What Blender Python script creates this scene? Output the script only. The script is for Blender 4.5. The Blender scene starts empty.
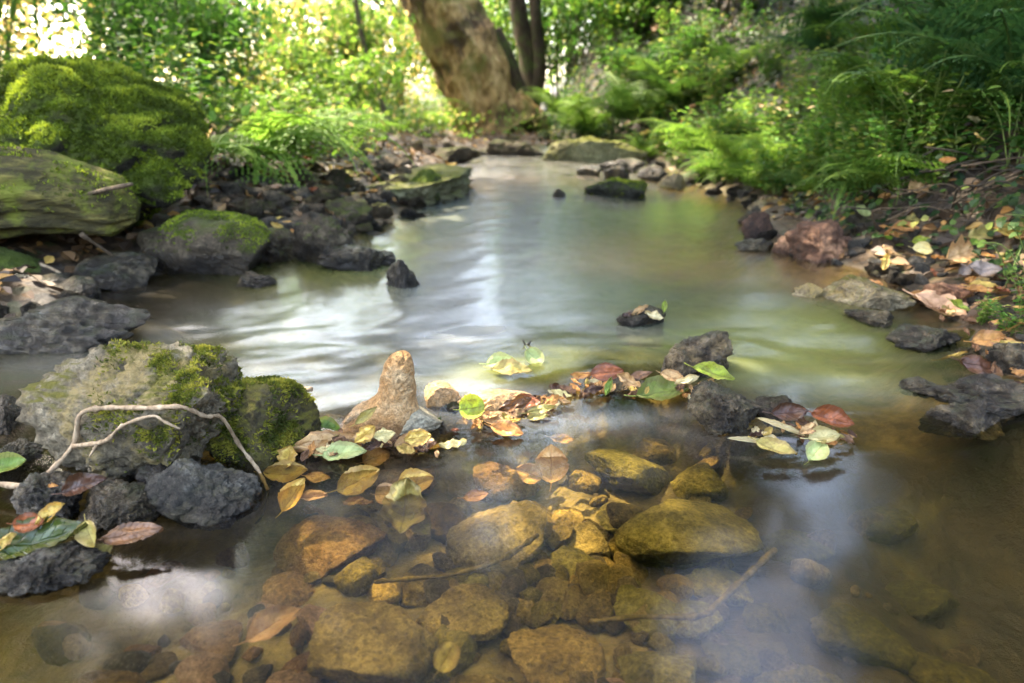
import bpy, bmesh, math, random
import numpy as np
from mathutils import Vector, Matrix

R = math.radians
rng = np.random.default_rng(11)
random.seed(11)
S = bpy.context.scene
COL = S.collection

# ------------------------------------------------------------------ camera maths (placing by sight lines)
CAM_H, PITCH, FPX = 0.55, R(19.4), 683.0
CP, SP = math.cos(PITCH), math.sin(PITCH)


def ray(px, py):
    cx, cy = (px - 512) / FPX, (341.5 - py) / FPX
    return np.array([cx, CP + cy * SP, -SP + cy * CP])


def at(px, py, z=0.0):
    d = ray(px, py)
    return np.array([0, 0, CAM_H]) + d * ((z - CAM_H) / d[2])


def at_y(px, py, Y):
    d = ray(px, py)
    return np.array([0, 0, CAM_H]) + d * (Y / d[1])


def mpp(p):
    return (p[1] * CP - (p[2] - CAM_H) * SP) / FPX


EL, AZ = R(55), R(-58)
SUN_DIR = np.array([math.sin(AZ) * math.cos(EL), math.cos(AZ) * math.cos(EL), math.sin(EL)])

# ------------------------------------------------------------------ noise
_perm = rng.permutation(256)
_grad = rng.normal(size=(256, 3))
_grad /= np.linalg.norm(_grad, axis=1)[:, None]


def noise3(P):
    P = np.asarray(P, float)
    I = np.floor(P).astype(int)
    f = P - I
    u = f * f * f * (f * (f * 6 - 15) + 10)
    out = 0
    for a in (0, 1):
        wa = u[:, 0] if a else 1 - u[:, 0]
        for b in (0, 1):
            wb = u[:, 1] if b else 1 - u[:, 1]
            for c in (0, 1):
                wc = u[:, 2] if c else 1 - u[:, 2]
                h = _perm[(_perm[(_perm[(I[:, 0] + a) & 255] + I[:, 1] + b) & 255] + I[:, 2] + c) & 255]
                g = _grad[h]
                out = out + wa * wb * wc * (g[:, 0] * (f[:, 0] - a) + g[:, 1] * (f[:, 1] - b) + g[:, 2] * (f[:, 2] - c))
    return out * 1.6


def fbm(P, octv=4, gain=.5, lac=2.07):
    P = np.asarray(P, float)
    a, s, o = 1.0, 0, 0
    for i in range(octv):
        o = o + a * noise3(P + 17.3 * i)
        s += a
        a *= gain
        P = P * lac
    return o / s


def sst(a, b, x):
    t = np.clip((x - a) / (b - a), 0, 1)
    return t * t * (3 - 2 * t)


# ------------------------------------------------------------------ mesh / object helpers
def mesh(name, V, faces, smooth=True, attrs=None):
    V = np.asarray(V, np.float32)
    if not isinstance(faces, (list, tuple)):
        faces = [faces]
    faces = [np.asarray(f, np.int32) for f in faces if len(f)]
    me = bpy.data.meshes.new(name)
    me.vertices.add(len(V))
    me.vertices.foreach_set('co', V.ravel())
    tot = np.concatenate([np.full(len(f), f.shape[1], np.int32) for f in faces])
    idx = np.concatenate([f.ravel() for f in faces])
    me.loops.add(len(idx))
    me.loops.foreach_set('vertex_index', idx)
    me.polygons.add(len(tot))
    st = np.concatenate([[0], np.cumsum(tot)[:-1]]).astype(np.int32)
    me.polygons.foreach_set('loop_start', st)
    me.polygons.foreach_set('use_smooth', np.full(len(tot), smooth, bool))
    for k, a in (attrs or {}).items():
        a = np.asarray(a, np.float32)
        if a.ndim == 1:
            me.attributes.new(k, 'FLOAT', 'POINT').data.foreach_set('value', a)
        elif a.shape[1] == 3:
            me.attributes.new(k, 'FLOAT_VECTOR', 'POINT').data.foreach_set('vector', a.ravel())
        else:
            me.attributes.new(k, 'FLOAT_COLOR', 'POINT').data.foreach_set('color', a.ravel())
    me.update(calc_edges=True)
    return me


def obj(name, me, mat=None, parent=None):
    o = bpy.data.objects.new(name, me)
    COL.objects.link(o)
    if parent is not None:
        o.parent = parent
    if mat is not None and me is not None and not me.materials:
        me.materials.append(mat)
    return o


def tag(o, label=None, cat=None, group=None, kind=None):
    if label: o['label'] = label
    if cat: o['category'] = cat
    if group: o['group'] = group
    if kind: o['kind'] = kind
    return o


def empty(name, loc, rz=0.0):
    o = bpy.data.objects.new(name, None)
    o.empty_display_size = .05
    COL.objects.link(o)
    o.location = loc
    o.rotation_euler = (0, 0, rz)
    return o


def copy_tree(o, parent=None):
    c = o.copy()
    COL.objects.link(c)
    c.parent = parent
    for ch in [k for k in o.children]:
        copy_tree(ch, c)
    return c


class MB:
    """collects pieces of one mesh"""
    def __init__(s): s.V, s.F, s.n, s.A = [], [], 0, []
    def add(s, V, F, val=None):
        V = np.asarray(V, float)
        for f in (F if isinstance(F, list) else [F]):
            s.F.append(np.asarray(f) + s.n)
        s.V.append(V); s.n += len(V)
        s.A.append(np.broadcast_to(np.asarray(.5 if val is None else val, float), (len(V),)))
    def mesh(s, name, smooth=True):
        q = [f for f in s.F if f.shape[1] == 4]
        t = [f for f in s.F if f.shape[1] == 3]
        fs = ([np.concatenate(q)] if q else []) + ([np.concatenate(t)] if t else [])
        return mesh(name, np.concatenate(s.V), fs, smooth, {'v': np.concatenate(s.A)})


def tube(pts, rad, seg=8, wob=0.0, wf=3.0, seed=0, stretch=1.0):
    pts = np.asarray(pts, float)
    n = len(pts)
    rad = np.broadcast_to(np.asarray(rad, float), (n,))
    T = np.gradient(pts, axis=0)
    T /= np.linalg.norm(T, axis=1)[:, None] + 1e-9
    ref = np.array([0.31, 0.2, .93]) if abs(T[:, 2]).mean() < .8 else np.array([.95, .3, .05])
    A = np.cross(T, ref); A /= np.linalg.norm(A, axis=1)[:, None]
    B = np.cross(T, A)
    th = np.linspace(0, 2 * np.pi, seg, endpoint=False)
    V = pts[:, None] + rad[:, None, None] * (np.cos(th)[None, :, None] * A[:, None] + np.sin(th)[None, :, None] * B[:, None])
    if wob:
        arc = np.concatenate([[0], np.cumsum(np.linalg.norm(np.diff(pts, axis=0), axis=1))])
        rm = rad.mean()
        q = np.stack([np.broadcast_to(np.cos(th) * wf, (n, seg)), np.broadcast_to(np.sin(th) * wf, (n, seg)),
                      np.broadcast_to((arc / rm * wf * .5 / stretch)[:, None], (n, seg))], -1).reshape(-1, 3) + seed * 3.1
        d = fbm(q, 4, .55).reshape(n, seg)
        V = pts[:, None] + (V - pts[:, None]) * (1 + wob * d)[..., None]
    V = V.reshape(-1, 3)
    i, j = np.meshgrid(np.arange(n - 1), np.arange(seg), indexing='ij')
    a = (i * seg + j).ravel(); b = (i * seg + (j + 1) % seg).ravel()
    F = np.stack([a, b, b + seg, a + seg], 1)
    V = np.concatenate([V, pts[:1], pts[-1:]])
    js = np.arange(seg)
    c0 = np.stack([np.full(seg, n * seg), (js + 1) % seg, js], 1)
    c1 = np.stack([np.full(seg, n * seg + 1), (n - 1) * seg + js, (n - 1) * seg + (js + 1) % seg], 1)
    return V, [F, np.concatenate([c0, c1])]


def spline(pts, n=16, jit=0.0):
    pts = np.asarray(pts, float)
    t = np.linspace(0, len(pts) - 1, n)
    m = np.gradient(pts, axis=0)
    i = np.minimum(t.astype(int), len(pts) - 2)
    f = (t - i)[:, None]
    p0, p1, m0, m1 = pts[i], pts[i + 1], m[i], m[i + 1]
    o = (2 * f**3 - 3 * f**2 + 1) * p0 + (f**3 - 2 * f**2 + f) * m0 + (-2 * f**3 + 3 * f**2) * p1 + (f**3 - f**2) * m1
    if jit:
        o[1:-1] += rng.normal(size=(n - 2, 3)) * jit
    return o


_ico = {}


def ico(sub):
    if sub not in _ico:
        bm = bmesh.new()
        bmesh.ops.create_icosphere(bm, subdivisions=sub, radius=1)
        V = np.array([v.co[:] for v in bm.verts])
        F = np.array([[v.index for v in f.verts] for f in bm.faces])
        bm.free()
        _ico[sub] = (V, F)
    return _ico[sub]


def unit(n):
    v = rng.normal(size=(n, 3))
    return v / np.linalg.norm(v, axis=1)[:, None]


def rock_shape(size, seed, sub=4, cuts=7, rough=.10, freq=1.6, boxy=.0, pits=0.0, soft=.92, crag=.7):
    r = np.random.default_rng(seed)
    V, F = ico(sub)
    V = V.copy()
    if boxy:
        m = np.abs(V).max(1)[:, None]
        V = V * (1 - boxy) + (V / m) * boxy * .85
    for k in range(cuts + 3):
        n = r.normal(size=3); n /= np.linalg.norm(n)
        d = r.uniform(.42, .82)
        s = V @ n - d
        V = V - n * (np.maximum(s, 0) * soft)[:, None]
    off = r.uniform(0, 90, 3)
    nd = V / np.linalg.norm(V, axis=1)[:, None]
    asp = np.asarray(size, float); asp = asp / asp.mean()
    q = V * asp * freq + off
    disp = fbm(q, 3, .5) * rough * 1.3 + fbm(q * 4.3, 3, .6) * rough * .45
    if crag:
        rd = np.maximum(0, .22 - np.abs(noise3(q * 1.9 + 7))) / .22
        rd2 = np.maximum(0, .2 - np.abs(noise3(q * 4.6 + 3))) / .2
        disp = disp - crag * rough * (.55 * rd + .3 * rd2) + crag * rough * .35 * np.floor(fbm(q * 1.3 + 11, 2) * 5) / 5
    if sub >= 5:
        disp = disp + fbm(q * 15, 3, .6) * rough * .26
    if sub >= 6:
        disp = disp + fbm(q * 42, 2, .6) * rough * .14 - np.maximum(noise3(q * 9) - .35, 0) * rough * .5
    if pits:
        disp = disp - pits * np.maximum(noise3(q * 6) - .15, 0) - pits * .6 * np.maximum(noise3(q * 13) - .15, 0)
    V = V + nd * disp[:, None]
    ext = V.max(0) - V.min(0)
    V = (V - (V.max(0) + V.min(0)) / 2) / ext * np.asarray(size)
    return V, F


def leaf_mesh(P, D, N, L, W, fold=.18, val=None):
    """n folded six-point leaves"""
    n = len(P)
    D = D / (np.linalg.norm(D, axis=1)[:, None] + 1e-9)
    Sd = np.cross(N, D); Sd /= np.linalg.norm(Sd, axis=1)[:, None] + 1e-9
    Nn = np.cross(D, Sd)
    L = np.broadcast_to(L, (n,))[:, None]; W = np.broadcast_to(W, (n,))[:, None]
    w = L * W * .5
    V = np.stack([P,
                  P + D * L * .28 + Sd * w + Nn * w * fold * 2, P + D * L * .66 + Sd * w * .8 + Nn * w * fold * 1.2,
                  P + D * L - Nn * L * .06,
                  P + D * L * .66 - Sd * w * .8 + Nn * w * fold * 1.2, P + D * L * .28 - Sd * w + Nn * w * fold * 2], 1)
    b = np.arange(n)[:, None] * 6
    F = np.concatenate([b + [0, 3, 2, 1], b + [0, 5, 4, 3]])
    if val is None:
        val = rng.uniform(0, 1, n)
    return V.reshape(-1, 3), F, np.repeat(np.broadcast_to(val, (n,)), 6)


# ------------------------------------------------------------------ node helper
class NT:
    def __init__(s, name):
        s.m = bpy.data.materials.new(name); s.m.use_nodes = True
        s.t = s.m.node_tree; s.t.nodes.clear()
        s.out = s.t.nodes.new('ShaderNodeOutputMaterial')
    def new(s, ty, **kw):
        n = s.t.nodes.new(ty)
        for k, v in kw.items(): setattr(n, k, v)
        return n
    def put(s, sock, v):
        if v is None: return
        if isinstance(v, bpy.types.NodeSocket): s.t.links.new(v, sock)
        elif isinstance(v, (tuple, list)) and len(v) == 3 and sock.type == 'RGBA': sock.default_value = (*v, 1)
        else: sock.default_value = v
    def coord(s, which='Object'): return s.new('ShaderNodeTexCoord').outputs[which]
    def attr(s, name, out='Fac'): return s.new('ShaderNodeAttribute', attribute_name=name).outputs[out]
    def rand(s): return s.new('ShaderNodeObjectInfo').outputs['Random']
    def mapping(s, v, scale=(1, 1, 1), rot=(0, 0, 0), loc=(0, 0, 0)):
        n = s.new('ShaderNodeMapping'); s.put(n.inputs['Vector'], v)
        n.inputs['Scale'].default_value = scale; n.inputs['Rotation'].default_value = rot; n.inputs['Location'].default_value = loc
        return n.outputs[0]
    def noise(s, v, sc, det=5, ro=.6, dist=0.0, out='Fac'):
        n = s.new('ShaderNodeTexNoise'); s.put(n.inputs['Vector'], v)
        n.inputs['Scale'].default_value = sc; n.inputs['Detail'].default_value = det
        n.inputs['Roughness'].default_value = ro; n.inputs['Distortion'].default_value = dist
        return n.outputs[out]
    def voro(s, v, sc, feat='F1', out='Distance'):
        n = s.new('ShaderNodeTexVoronoi', feature=feat); s.put(n.inputs['Vector'], v); n.inputs['Scale'].default_value = sc
        return n.outputs[out]
    def ramp(s, f, stops, interp='LINEAR'):
        n = s.new('ShaderNodeValToRGB'); s.put(n.inputs[0], f)
        cr = n.color_ramp; cr.interpolation = interp
        while len(cr.elements) < len(stops): cr.elements.new(.5)
        for e, (p, c) in zip(cr.elements, stops):
            e.position = p; e.color = (*c, 1) if isinstance(c, (tuple, list)) else (c, c, c, 1)
        return n.outputs[0]
    def mix(s, f, a, b, mode='MIX'):
        n = s.new('ShaderNodeMix', data_type='RGBA', blend_type=mode)
        s.put(n.inputs[0], f); s.put(n.inputs[6], a); s.put(n.inputs[7], b)
        return n.outputs[2]
    def math(s, op, a, b=None, c=None, clamp=False):
        n = s.new('ShaderNodeMath', operation=op, use_clamp=clamp)
        for i, v in enumerate((a, b, c)): s.put(n.inputs[i], v)
        return n.outputs[0]
    def bump(s, h, strength=.5, dist=.01, normal=None):
        n = s.new('ShaderNodeBump'); s.put(n.inputs['Height'], h)
        n.inputs['Strength'].default_value = strength; n.inputs['Distance'].default_value = dist
        s.put(n.inputs['Normal'], normal)
        return n.outputs[0]
    def pbsdf(s, col, rough=.6, spec=.4, normal=None):
        n = s.new('ShaderNodeBsdfPrincipled')
        s.put(n.inputs['Base Color'], col); s.put(n.inputs['Roughness'], rough)
        s.put(n.inputs['Specular IOR Level'], spec); s.put(n.inputs['Normal'], normal)
        return n.outputs[0]
    def mixsh(s, f, a, b):
        n = s.new('ShaderNodeMixShader'); s.put(n.inputs[0], f); s.put(n.inputs[1], a); s.put(n.inputs[2], b)
        return n.outputs[0]
    def end(s, sh):
        s.t.links.new(sh, s.out.inputs['Surface']); return s.m


def sep(nt, v, i):
    n = nt.new('ShaderNodeSeparateXYZ'); nt.put(n.inputs[0], v); return n.outputs[i]


def rock_mat(name, cols, scale=14, moss=None, moss_lo=.5, moss_hi=.62, wet=None, rough=.8, bump=.7, spots=None, lichen=None):
    """mineral colours by noise, fine pits darkened as painted shade; moss by upward facing + noise; wet: world height under which the stone is wet and glossy"""
    n = NT(name)
    co = n.coord('Object')
    off = n.new('ShaderNodeVectorMath', operation='ADD'); n.put(off.inputs[0], co)
    r = n.math('MULTIPLY', n.rand(), 37.0); n.put(off.inputs[1], r)
    v = off.outputs[0]
    big = n.noise(v, scale * .45, 4, .6)
    mid = n.noise(v, scale * 1.7, 6, .7)
    fine = n.noise(v, scale * 7, 5, .75)
    f = n.math('ADD', n.math('MULTIPLY', big, .55), n.math('MULTIPLY', mid, .45))
    c = n.ramp(f, [(.36, cols[0]), (.5, cols[1]), (.64, cols[2])])
    c = n.mix(.8, c, n.ramp(fine, [(.33, .30), (.52, 1.0), (.68, 1.6)]), 'MULTIPLY')  # fine noise darkens the bump's pits, shade put into the colour
    c = n.mix(1.0, c, n.ramp(n.rand(), [(0, (.78, .8, .84)), (.5, (1, .98, .94)), (1, (1.16, 1.05, .92))]), 'MULTIPLY')
    if lichen:
        c = n.mix(n.ramp(n.noise(v, scale * .7, 6, .7), [(.50, 0), (.60, .8)]), c, lichen)
    if spots:
        c = n.mix(n.ramp(n.voro(v, scale * 3.2), [(.1, .8), (.26, 0)]), c, spots)
    geo = n.new('ShaderNodeNewGeometry')
    if moss:
        up = sep(n, geo.outputs['Normal'], 2)
        mm = n.math('ADD', n.math('MULTIPLY', up, .28), n.math('MULTIPLY', n.noise(v, scale * .8, 5, .65), .8))
        mf = n.ramp(mm, [(moss_lo, 0), (moss_hi, 1)])
        mc = n.mix(n.noise(v, scale * 5, 4, .7), moss[0], moss[1])
        c = n.mix(mf, c, mc)
    ro = rough
    if wet is not None:
        z = n.math('ADD', sep(n, geo.outputs['Position'], 2), n.math('MULTIPLY', n.noise(v, scale * 1.5, 3), .03))
        wf = n.ramp(n.math('MULTIPLY_ADD', z, 10.0, .5 - 10 * wet), [(.42, 1), (.58, 0)])
        c = n.mix(wf, c, n.mix(1.0, c, (.46, .43, .40), 'MULTIPLY'))
        ro = n.math('MULTIPLY_ADD', wf, .34 - rough, rough)
    h = n.math('ADD', n.math('MULTIPLY', mid, .6), n.math('MULTIPLY', fine, .4))
    sh = n.pbsdf(c, ro, .3, n.bump(h, bump, .8 / scale))
    if wet is not None:                      # film of water on the wet part
        b = sh.node
        n.put(b.inputs['Coat Weight'], n.math('MULTIPLY', n.math('MULTIPLY', wf, .75), n.ramp(mid, [(.44, 0), (.60, 1)]))); b.inputs['Coat Roughness'].default_value = .07; b.inputs['Coat IOR'].default_value = 1.36
        n.put(b.inputs['Coat Normal'], n.bump(mid, .8, .6 / scale))
    return n.end(sh)


def foliage_mat(name, stops, trans=.4, rough=.5, spec=.22, tcol=1.6):
    n = NT(name)
    v = n.attr('v')
    c = n.ramp(v, stops)
    c = n.mix(1.0, c, n.ramp(n.rand(), [(0, (.85, .88, .9)), (1, (1.15, 1.1, 1.0))]), 'MULTIPLY')
    b = n.pbsdf(c, rough, spec)
    t = n.new('ShaderNodeBsdfTranslucent')
    n.put(t.inputs['Color'], n.mix(1.0, c, (tcol * .95, tcol, tcol * .75), 'MULTIPLY'))
    return n.end(n.mixsh(trans, b, t.outputs[0]))


def fallen_mat(name, base, dark, edge, rough=.5, trans=.2, blot=.5):
    """leaf blade: veins from the blade's own (u,v) coordinates, blotches, browned rim"""
    n = NT(name)
    uv = n.attr('uvl', 'Vector')
    u, v = sep(n, uv, 0), sep(n, uv, 1)
    av = n.math('ABSOLUTE', v)
    w = n.math('FRACT', n.math('MULTIPLY', n.math('SUBTRACT', u, n.math('MULTIPLY', av, .22)), 9.0))
    side = n.ramp(n.math('ABSOLUTE', n.math('SUBTRACT', w, .5)), [(.0, 1), (.10, 0)])
    midv = n.ramp(av, [(.02, 1), (.08, 0)])
    vein = n.math('MAXIMUM', n.math('MULTIPLY', side, .55), midv)
    co = n.coord('Object')
    bl = n.noise(co, 55, 5, .65)
    sp = n.noise(co, 260, 4, .7)
    c = n.mix(n.ramp(bl, [(.42, 0), (.68, blot * 1.3)]), base, dark)
    c = n.mix(n.ramp(n.math('ADD', av, n.math('MULTIPLY', bl, .5)), [(.95, 0), (1.3, .8)]), c, edge)
    c = n.mix(n.ramp(sp, [(.54, 0), (.66, .75)]), c, dark)
    c = n.mix(n.ramp(n.noise(co, 24, 5, .7), [(.50, 0), (.66, .7)]), c, edge)
    c = n.mix(n.math('MULTIPLY', vein, .55), c, dark)
    c = n.mix(1.0, c, n.ramp(n.rand(), [(0, (.8, .82, .85)), (1, (1.12, 1.08, 1.0))]), 'MULTIPLY')
    h = n.math('SUBTRACT', n.math('MULTIPLY', bl, .8), vein)
    nb = n.bump(h, .5, .003)
    b = n.pbsdf(c, rough, .4, nb)
    t = n.new('ShaderNodeBsdfTranslucent'); n.put(t.inputs['Color'], c)
    return n.end(n.mixsh(trans, b, t.outputs[0]))


def bark_mat(name, c0, c1, c2, scale=10, stretch=.3, moss=None, patch=None, bump=.8, lying=False):
    n = NT(name)
    v = n.mapping(n.coord('Object'), (stretch, 1, 1) if lying else (1, 1, stretch))
    a = n.noise(v, scale, 6, .65, .3)
    b = n.noise(v, scale * 4, 5, .7)
    c = n.ramp(n.math('ADD', n.math('MULTIPLY', a, .65), n.math('MULTIPLY', b, .35)), [(.36, c0), (.5, c1), (.64, c2)])
    if patch:
        c = n.mix(n.ramp(n.noise(n.coord('Object'), scale * .38, 4, .6), [(.49, 0), (.57, .9)]), c, patch)
    if moss:
        c = n.mix(n.ramp(n.noise(n.coord('Object'), scale * .55, 5, .7), [(.5, 0), (.62, .85)]), c, moss)
    h = n.math('ADD', a, n.math('MULTIPLY', b, .5))
    return n.end(n.pbsdf(c, .85, .25, n.bump(h, bump, .4 / scale)))


# ------------------------------------------------------------------ stream bed, banks
_ch = [(-150, 345), (0, 335), (118, 322), (95, 292), (150, 282), (235, 268), (305, 262), (372, 236), (425, 206), (462, 192), (455, 173),
       (430, 160), (545, 151), (650, 160), (715, 190), (750, 207), (748, 240), (800, 262), (905, 288), (950, 322), (965, 345), (990, 378), (1070, 425)]
CH = [(-1.6, -6), (-1.7, .2), (-1.6, 1.0)] + [tuple(at(x, y, .02)[:2]) for x, y in _ch] + [(1.35, .55), (1.8, .2), (1.9, -6)]
CH = np.array(CH)


def sdf(x, y):
    x = np.asarray(x, float); y = np.asarray(y, float)
    d = np.full(x.shape, 1e9); ins = np.zeros(x.shape, bool)
    n = len(CH)
    for i in range(n):
        ax, ay = CH[i]; bx, by = CH[(i + 1) % n]
        ex, ey = bx - ax, by - ay
        t = np.clip(((x - ax) * ex + (y - ay) * ey) / (ex * ex + ey * ey), 0, 1)
        d = np.minimum(d, (x - ax - t * ex)**2 + (y - ay - t * ey)**2)
        c = ((ay > y) != (by > y)) & (x < (bx - ax) * (y - ay) / (by - ay + 1e-12) + ax)
        ins ^= c
    d = np.sqrt(d)
    return np.where(ins, -d, d)


_rg = np.array([at(px, py, 0)[:2] for px, py in
                [(120, 478), (300, 442), (400, 424), (480, 416), (545, 396), (600, 384), (655, 386), (700, 404), (780, 432), (850, 440), (1000, 436)]])


def yr(x):
    return np.interp(x, _rg[:, 0], _rg[:, 1])


def wh0(x, y):
    return .024 * sst(-.05, .06, y - yr(x)) + .009 * np.maximum(y - 1.4, 0) - 0 * x


def terr(x, y, detail=True):
    x = np.asarray(x, float); y = np.asarray(y, float)
    d = sdf(x, y)
    P = np.stack([x, y, 0 * x], -1).reshape(-1, 3)
    n1 = fbm(P * 1.3, 4).reshape(x.shape)
    n2 = fbm(P * 9 + 5, 4).reshape(x.shape) if detail else 0
    o = np.maximum(d, 0)
    wr = sst(.35, 1.0 + .30 * np.maximum(y - 8, 0), x)
    far = 1 - .75 * sst(6.3, 8.3, y) * sst(-3.2, -1.4, x) * sst(30, 16, y)
    left = .06 * sst(0, .15, o) + .20 * sst(.05, 1.2, o) + .02 * np.minimum(o, 20)
    left = left * far
    dd = np.maximum(o - .22, 0)
    right = .05 * sst(0, .12, o) + 3.3 * (1 - np.exp(-.34 * dd))
    bank = left * (1 - wr) + right * wr
    bank = bank + (n1 * .16 * sst(.1, 1.5, o) + n2 * .045 * sst(0, .3, o))
    i = np.maximum(-d, 0)
    dep = .02 + .10 * sst(0, .22, i) + .08 * sst(.38, .8, x) * sst(1.15, .9, y) * sst(0, .2, i)
    dep = dep + n2 * .03 * sst(0, .1, i)
    bar = np.exp(-((y - yr(x) - .03) / .06)**2) * sst(-.75, -.5, x) * sst(.65, .5, x)
    dep = dep * (1 - bar) + .04 * bar
    return wh0(x, y) + np.where(d > 0, bank, -dep)


def gz(x, y):
    return float(terr(np.array([x]), np.array([y]))[0])


_tt = np.geomspace(.5, 120, 420)


def ground(px, py):
    d = ray(px, py)
    P = np.array([0, 0, CAM_H]) + d * _tt[:, None]
    h = terr(P[:, 0], P[:, 1])
    k = np.nonzero(P[:, 2] < h)[0]
    k = k[0] if len(k) else len(_tt) - 1
    return np.array([P[k, 0], P[k, 1], h[k]])


def grid_mesh(name, xs, ys, zf, attrs=None):
    X, Y = np.meshgrid(xs, ys)
    Z = zf(X, Y)
    V = np.stack([X, Y, Z], -1).reshape(-1, 3)
    nx, ny = len(xs), len(ys)
    i, j = np.meshgrid(np.arange(ny - 1), np.arange(nx - 1), indexing='ij')
    a = (i * nx + j).ravel()
    F = np.stack([a, a + 1, a + nx + 1, a + nx], 1)
    at_ = {k: f(X, Y).reshape(-1, *f(X[:1, :1], Y[:1, :1]).shape[2:]) for k, f in (attrs or {}).items()}
    return mesh(name, V, F, True, at_)


def sinhs(n, k, half, c):
    u = np.linspace(-1, 1, n)
    return c + half * np.sinh(k * u) / math.sinh(k)


gx = sinhs(500, 7, 200, 0.1)
gy = sinhs(560, 7, 200, 1.6)

n = NT('earth')
geo = n.new('ShaderNodeNewGeometry'); pos = geo.outputs['Position']
wetf = n.attr('under')
soil = n.ramp(n.noise(pos, 3.5, 6, .7), [(.35, (.008, .005, .003)), (.5, (.020, .013, .007)), (.66, (.045, .029, .015))])
lit = n.voro(pos, 26, out='Color')
litc = n.ramp(sep(n, lit, 0), [(.0, (.03, .018, .010)), (.45, (.07, .04, .018)), (.8, (.13, .075, .03)), (1, (.04, .05, .012))])
soil = n.mix(n.ramp(n.noise(pos, 5, 5, .6), [(.45, 0), (.58, .8)]), soil, litc)
gravel = n.ramp(n.noise(pos, 22, 6, .7), [(.34, (.04, .030, .011)), (.5, (.115, .086, .032)), (.68, (.22, .17, .066))])
bedd = n.ramp(n.noise(n.mapping(pos, (1, .6, 1), (0, 0, .6)), 5, 5, .65, .5), [(.36, (.008, .005, .002)), (.54, (.022, .015, .004)), (.7, (.075, .062, .012))])
gravel = n.mix(n.attr('deep'), gravel, bedd)
col = n.mix(wetf, soil, gravel)
hh = n.math('ADD', n.noise(pos, 30, 6, .7), n.math('MULTIPLY', n.voro(pos, 26), .6))
M_earth = n.end(n.pbsdf(col, .5, .45, n.bump(hh, .8, .02)))

g = obj('ground', grid_mesh('ground', gx, gy, terr, {
    'under': lambda X, Y: sst(.06, -.02, sdf(X, Y)),
    'deep': lambda X, Y: np.clip(sst(.10, .34, X + .10 * fbm(np.stack([X, Y, 0 * X], -1).reshape(-1, 3) * 4).reshape(X.shape)) * sst(1.3, 1.1, Y)
                                 + sst(-.35, -.75, X - .3 * (Y - .8)) * sst(1.2, 1.0, Y) + sst(.85, 1.0, X) * sst(2.4, 2.0, Y) + sst(-.75, -1.0, X) * sst(2.6, 2.2, Y), 0, 1)}), M_earth)
tag(g, kind='structure')

# ------------------------------------------------------------------ water
def water_z(X, Y):
    P = np.stack([X, Y, 0 * X], -1).reshape(-1, 3)
    flow = sst(-.06, .2, Y - yr(X))
    wide = np.maximum(1, Y / 1.6)
    q = P.copy(); s = (1 / wide).ravel()
    w = fbm(np.stack([P[:, 0] * 3.2 * s, P[:, 1] * 6 * s, 0 * s], 1) + 3, 2, .4).reshape(X.shape) * wide
    w2 = fbm(np.stack([P[:, 0] * (7 * s**.4) + P[:, 1] * 2 * s, (P[:, 1] * 14 - P[:, 0] * 3) * s**.5, 0 * s], 1) + 9, 2, .4).reshape(X.shape)
    calm = fbm(P * 5 + 31, 2, .4).reshape(X.shape)
    rgt = sst(.1, .7, X)
    return wh0(X, Y) + flow * (.0085 * w * (1 + 2.0 * rgt) + .0028 * w2 * np.maximum(1, Y / 2.2)) + (1 - flow) * .0016 * calm


def blob(px, py, rx, ry):
    p = at(px, py, .02); m = mpp(p)
    r0 = at(px, py - ry, .02)[1] - p[1]
    return p[0], p[1], rx * m, max(abs(r0), .02)


def fieldsum(X, Y, blobs):
    o = np.zeros(X.shape)
    for (px, py, rx, ry, s) in blobs:
        cx, cy, ax, ay = blob(px, py, rx, ry)
        o += s * np.exp(-((X - cx) / ax)**2 - ((Y - cy) / ay)**2)
    return o


def milk_sheen(X, Y):     # white of aerated water, with the silvery sheen also painted in
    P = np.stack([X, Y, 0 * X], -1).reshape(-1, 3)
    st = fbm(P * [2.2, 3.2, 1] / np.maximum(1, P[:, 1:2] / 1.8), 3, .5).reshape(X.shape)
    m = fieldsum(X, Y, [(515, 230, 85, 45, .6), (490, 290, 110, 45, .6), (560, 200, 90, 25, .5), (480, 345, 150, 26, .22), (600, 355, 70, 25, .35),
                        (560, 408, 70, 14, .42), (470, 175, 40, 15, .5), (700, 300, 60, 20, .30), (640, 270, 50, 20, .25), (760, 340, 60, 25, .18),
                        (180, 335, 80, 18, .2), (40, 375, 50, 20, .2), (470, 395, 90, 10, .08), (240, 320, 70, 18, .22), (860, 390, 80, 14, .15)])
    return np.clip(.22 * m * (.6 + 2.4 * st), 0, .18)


def murk(X, Y):     # how little of the bed is seen through the moving water
    m = .72 * sst(-.05, .22, Y - yr(X))
    m = np.maximum(m, .12 * sst(.28, .5, X) * sst(-.25, .05, Y - .55))
    sh = sst(-.03, -.40, sdf(X, Y))
    return np.clip(m * (.22 + .78 * sh), 0, .95)


MURK_REFL = [((.030, .017, .007), [(130, 300, 100, 22), (40, 420, 60, 30), (230, 285, 90, 12), (1000, 460, 90, 50), (930, 300, 60, 12)]),
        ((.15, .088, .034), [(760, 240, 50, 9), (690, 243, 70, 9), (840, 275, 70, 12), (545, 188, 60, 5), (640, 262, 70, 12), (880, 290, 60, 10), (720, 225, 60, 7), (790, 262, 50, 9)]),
        ((.14, .15, .035), [(370, 240, 60, 25), (420, 222, 40, 14), (300, 270, 70, 14), (850, 345, 100, 28), (700, 215, 60, 9), (260, 270, 50, 8), (640, 410, 50, 20), (540, 375, 70, 16), (780, 355, 90, 30)]),  # greens by the left bar paint in the foliage reflection
        ((.05, .055, .03), [(640, 300, 40, 14), (800, 400, 60, 20), (720, 385, 60, 20), (700, 335, 60, 14)])]


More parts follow.
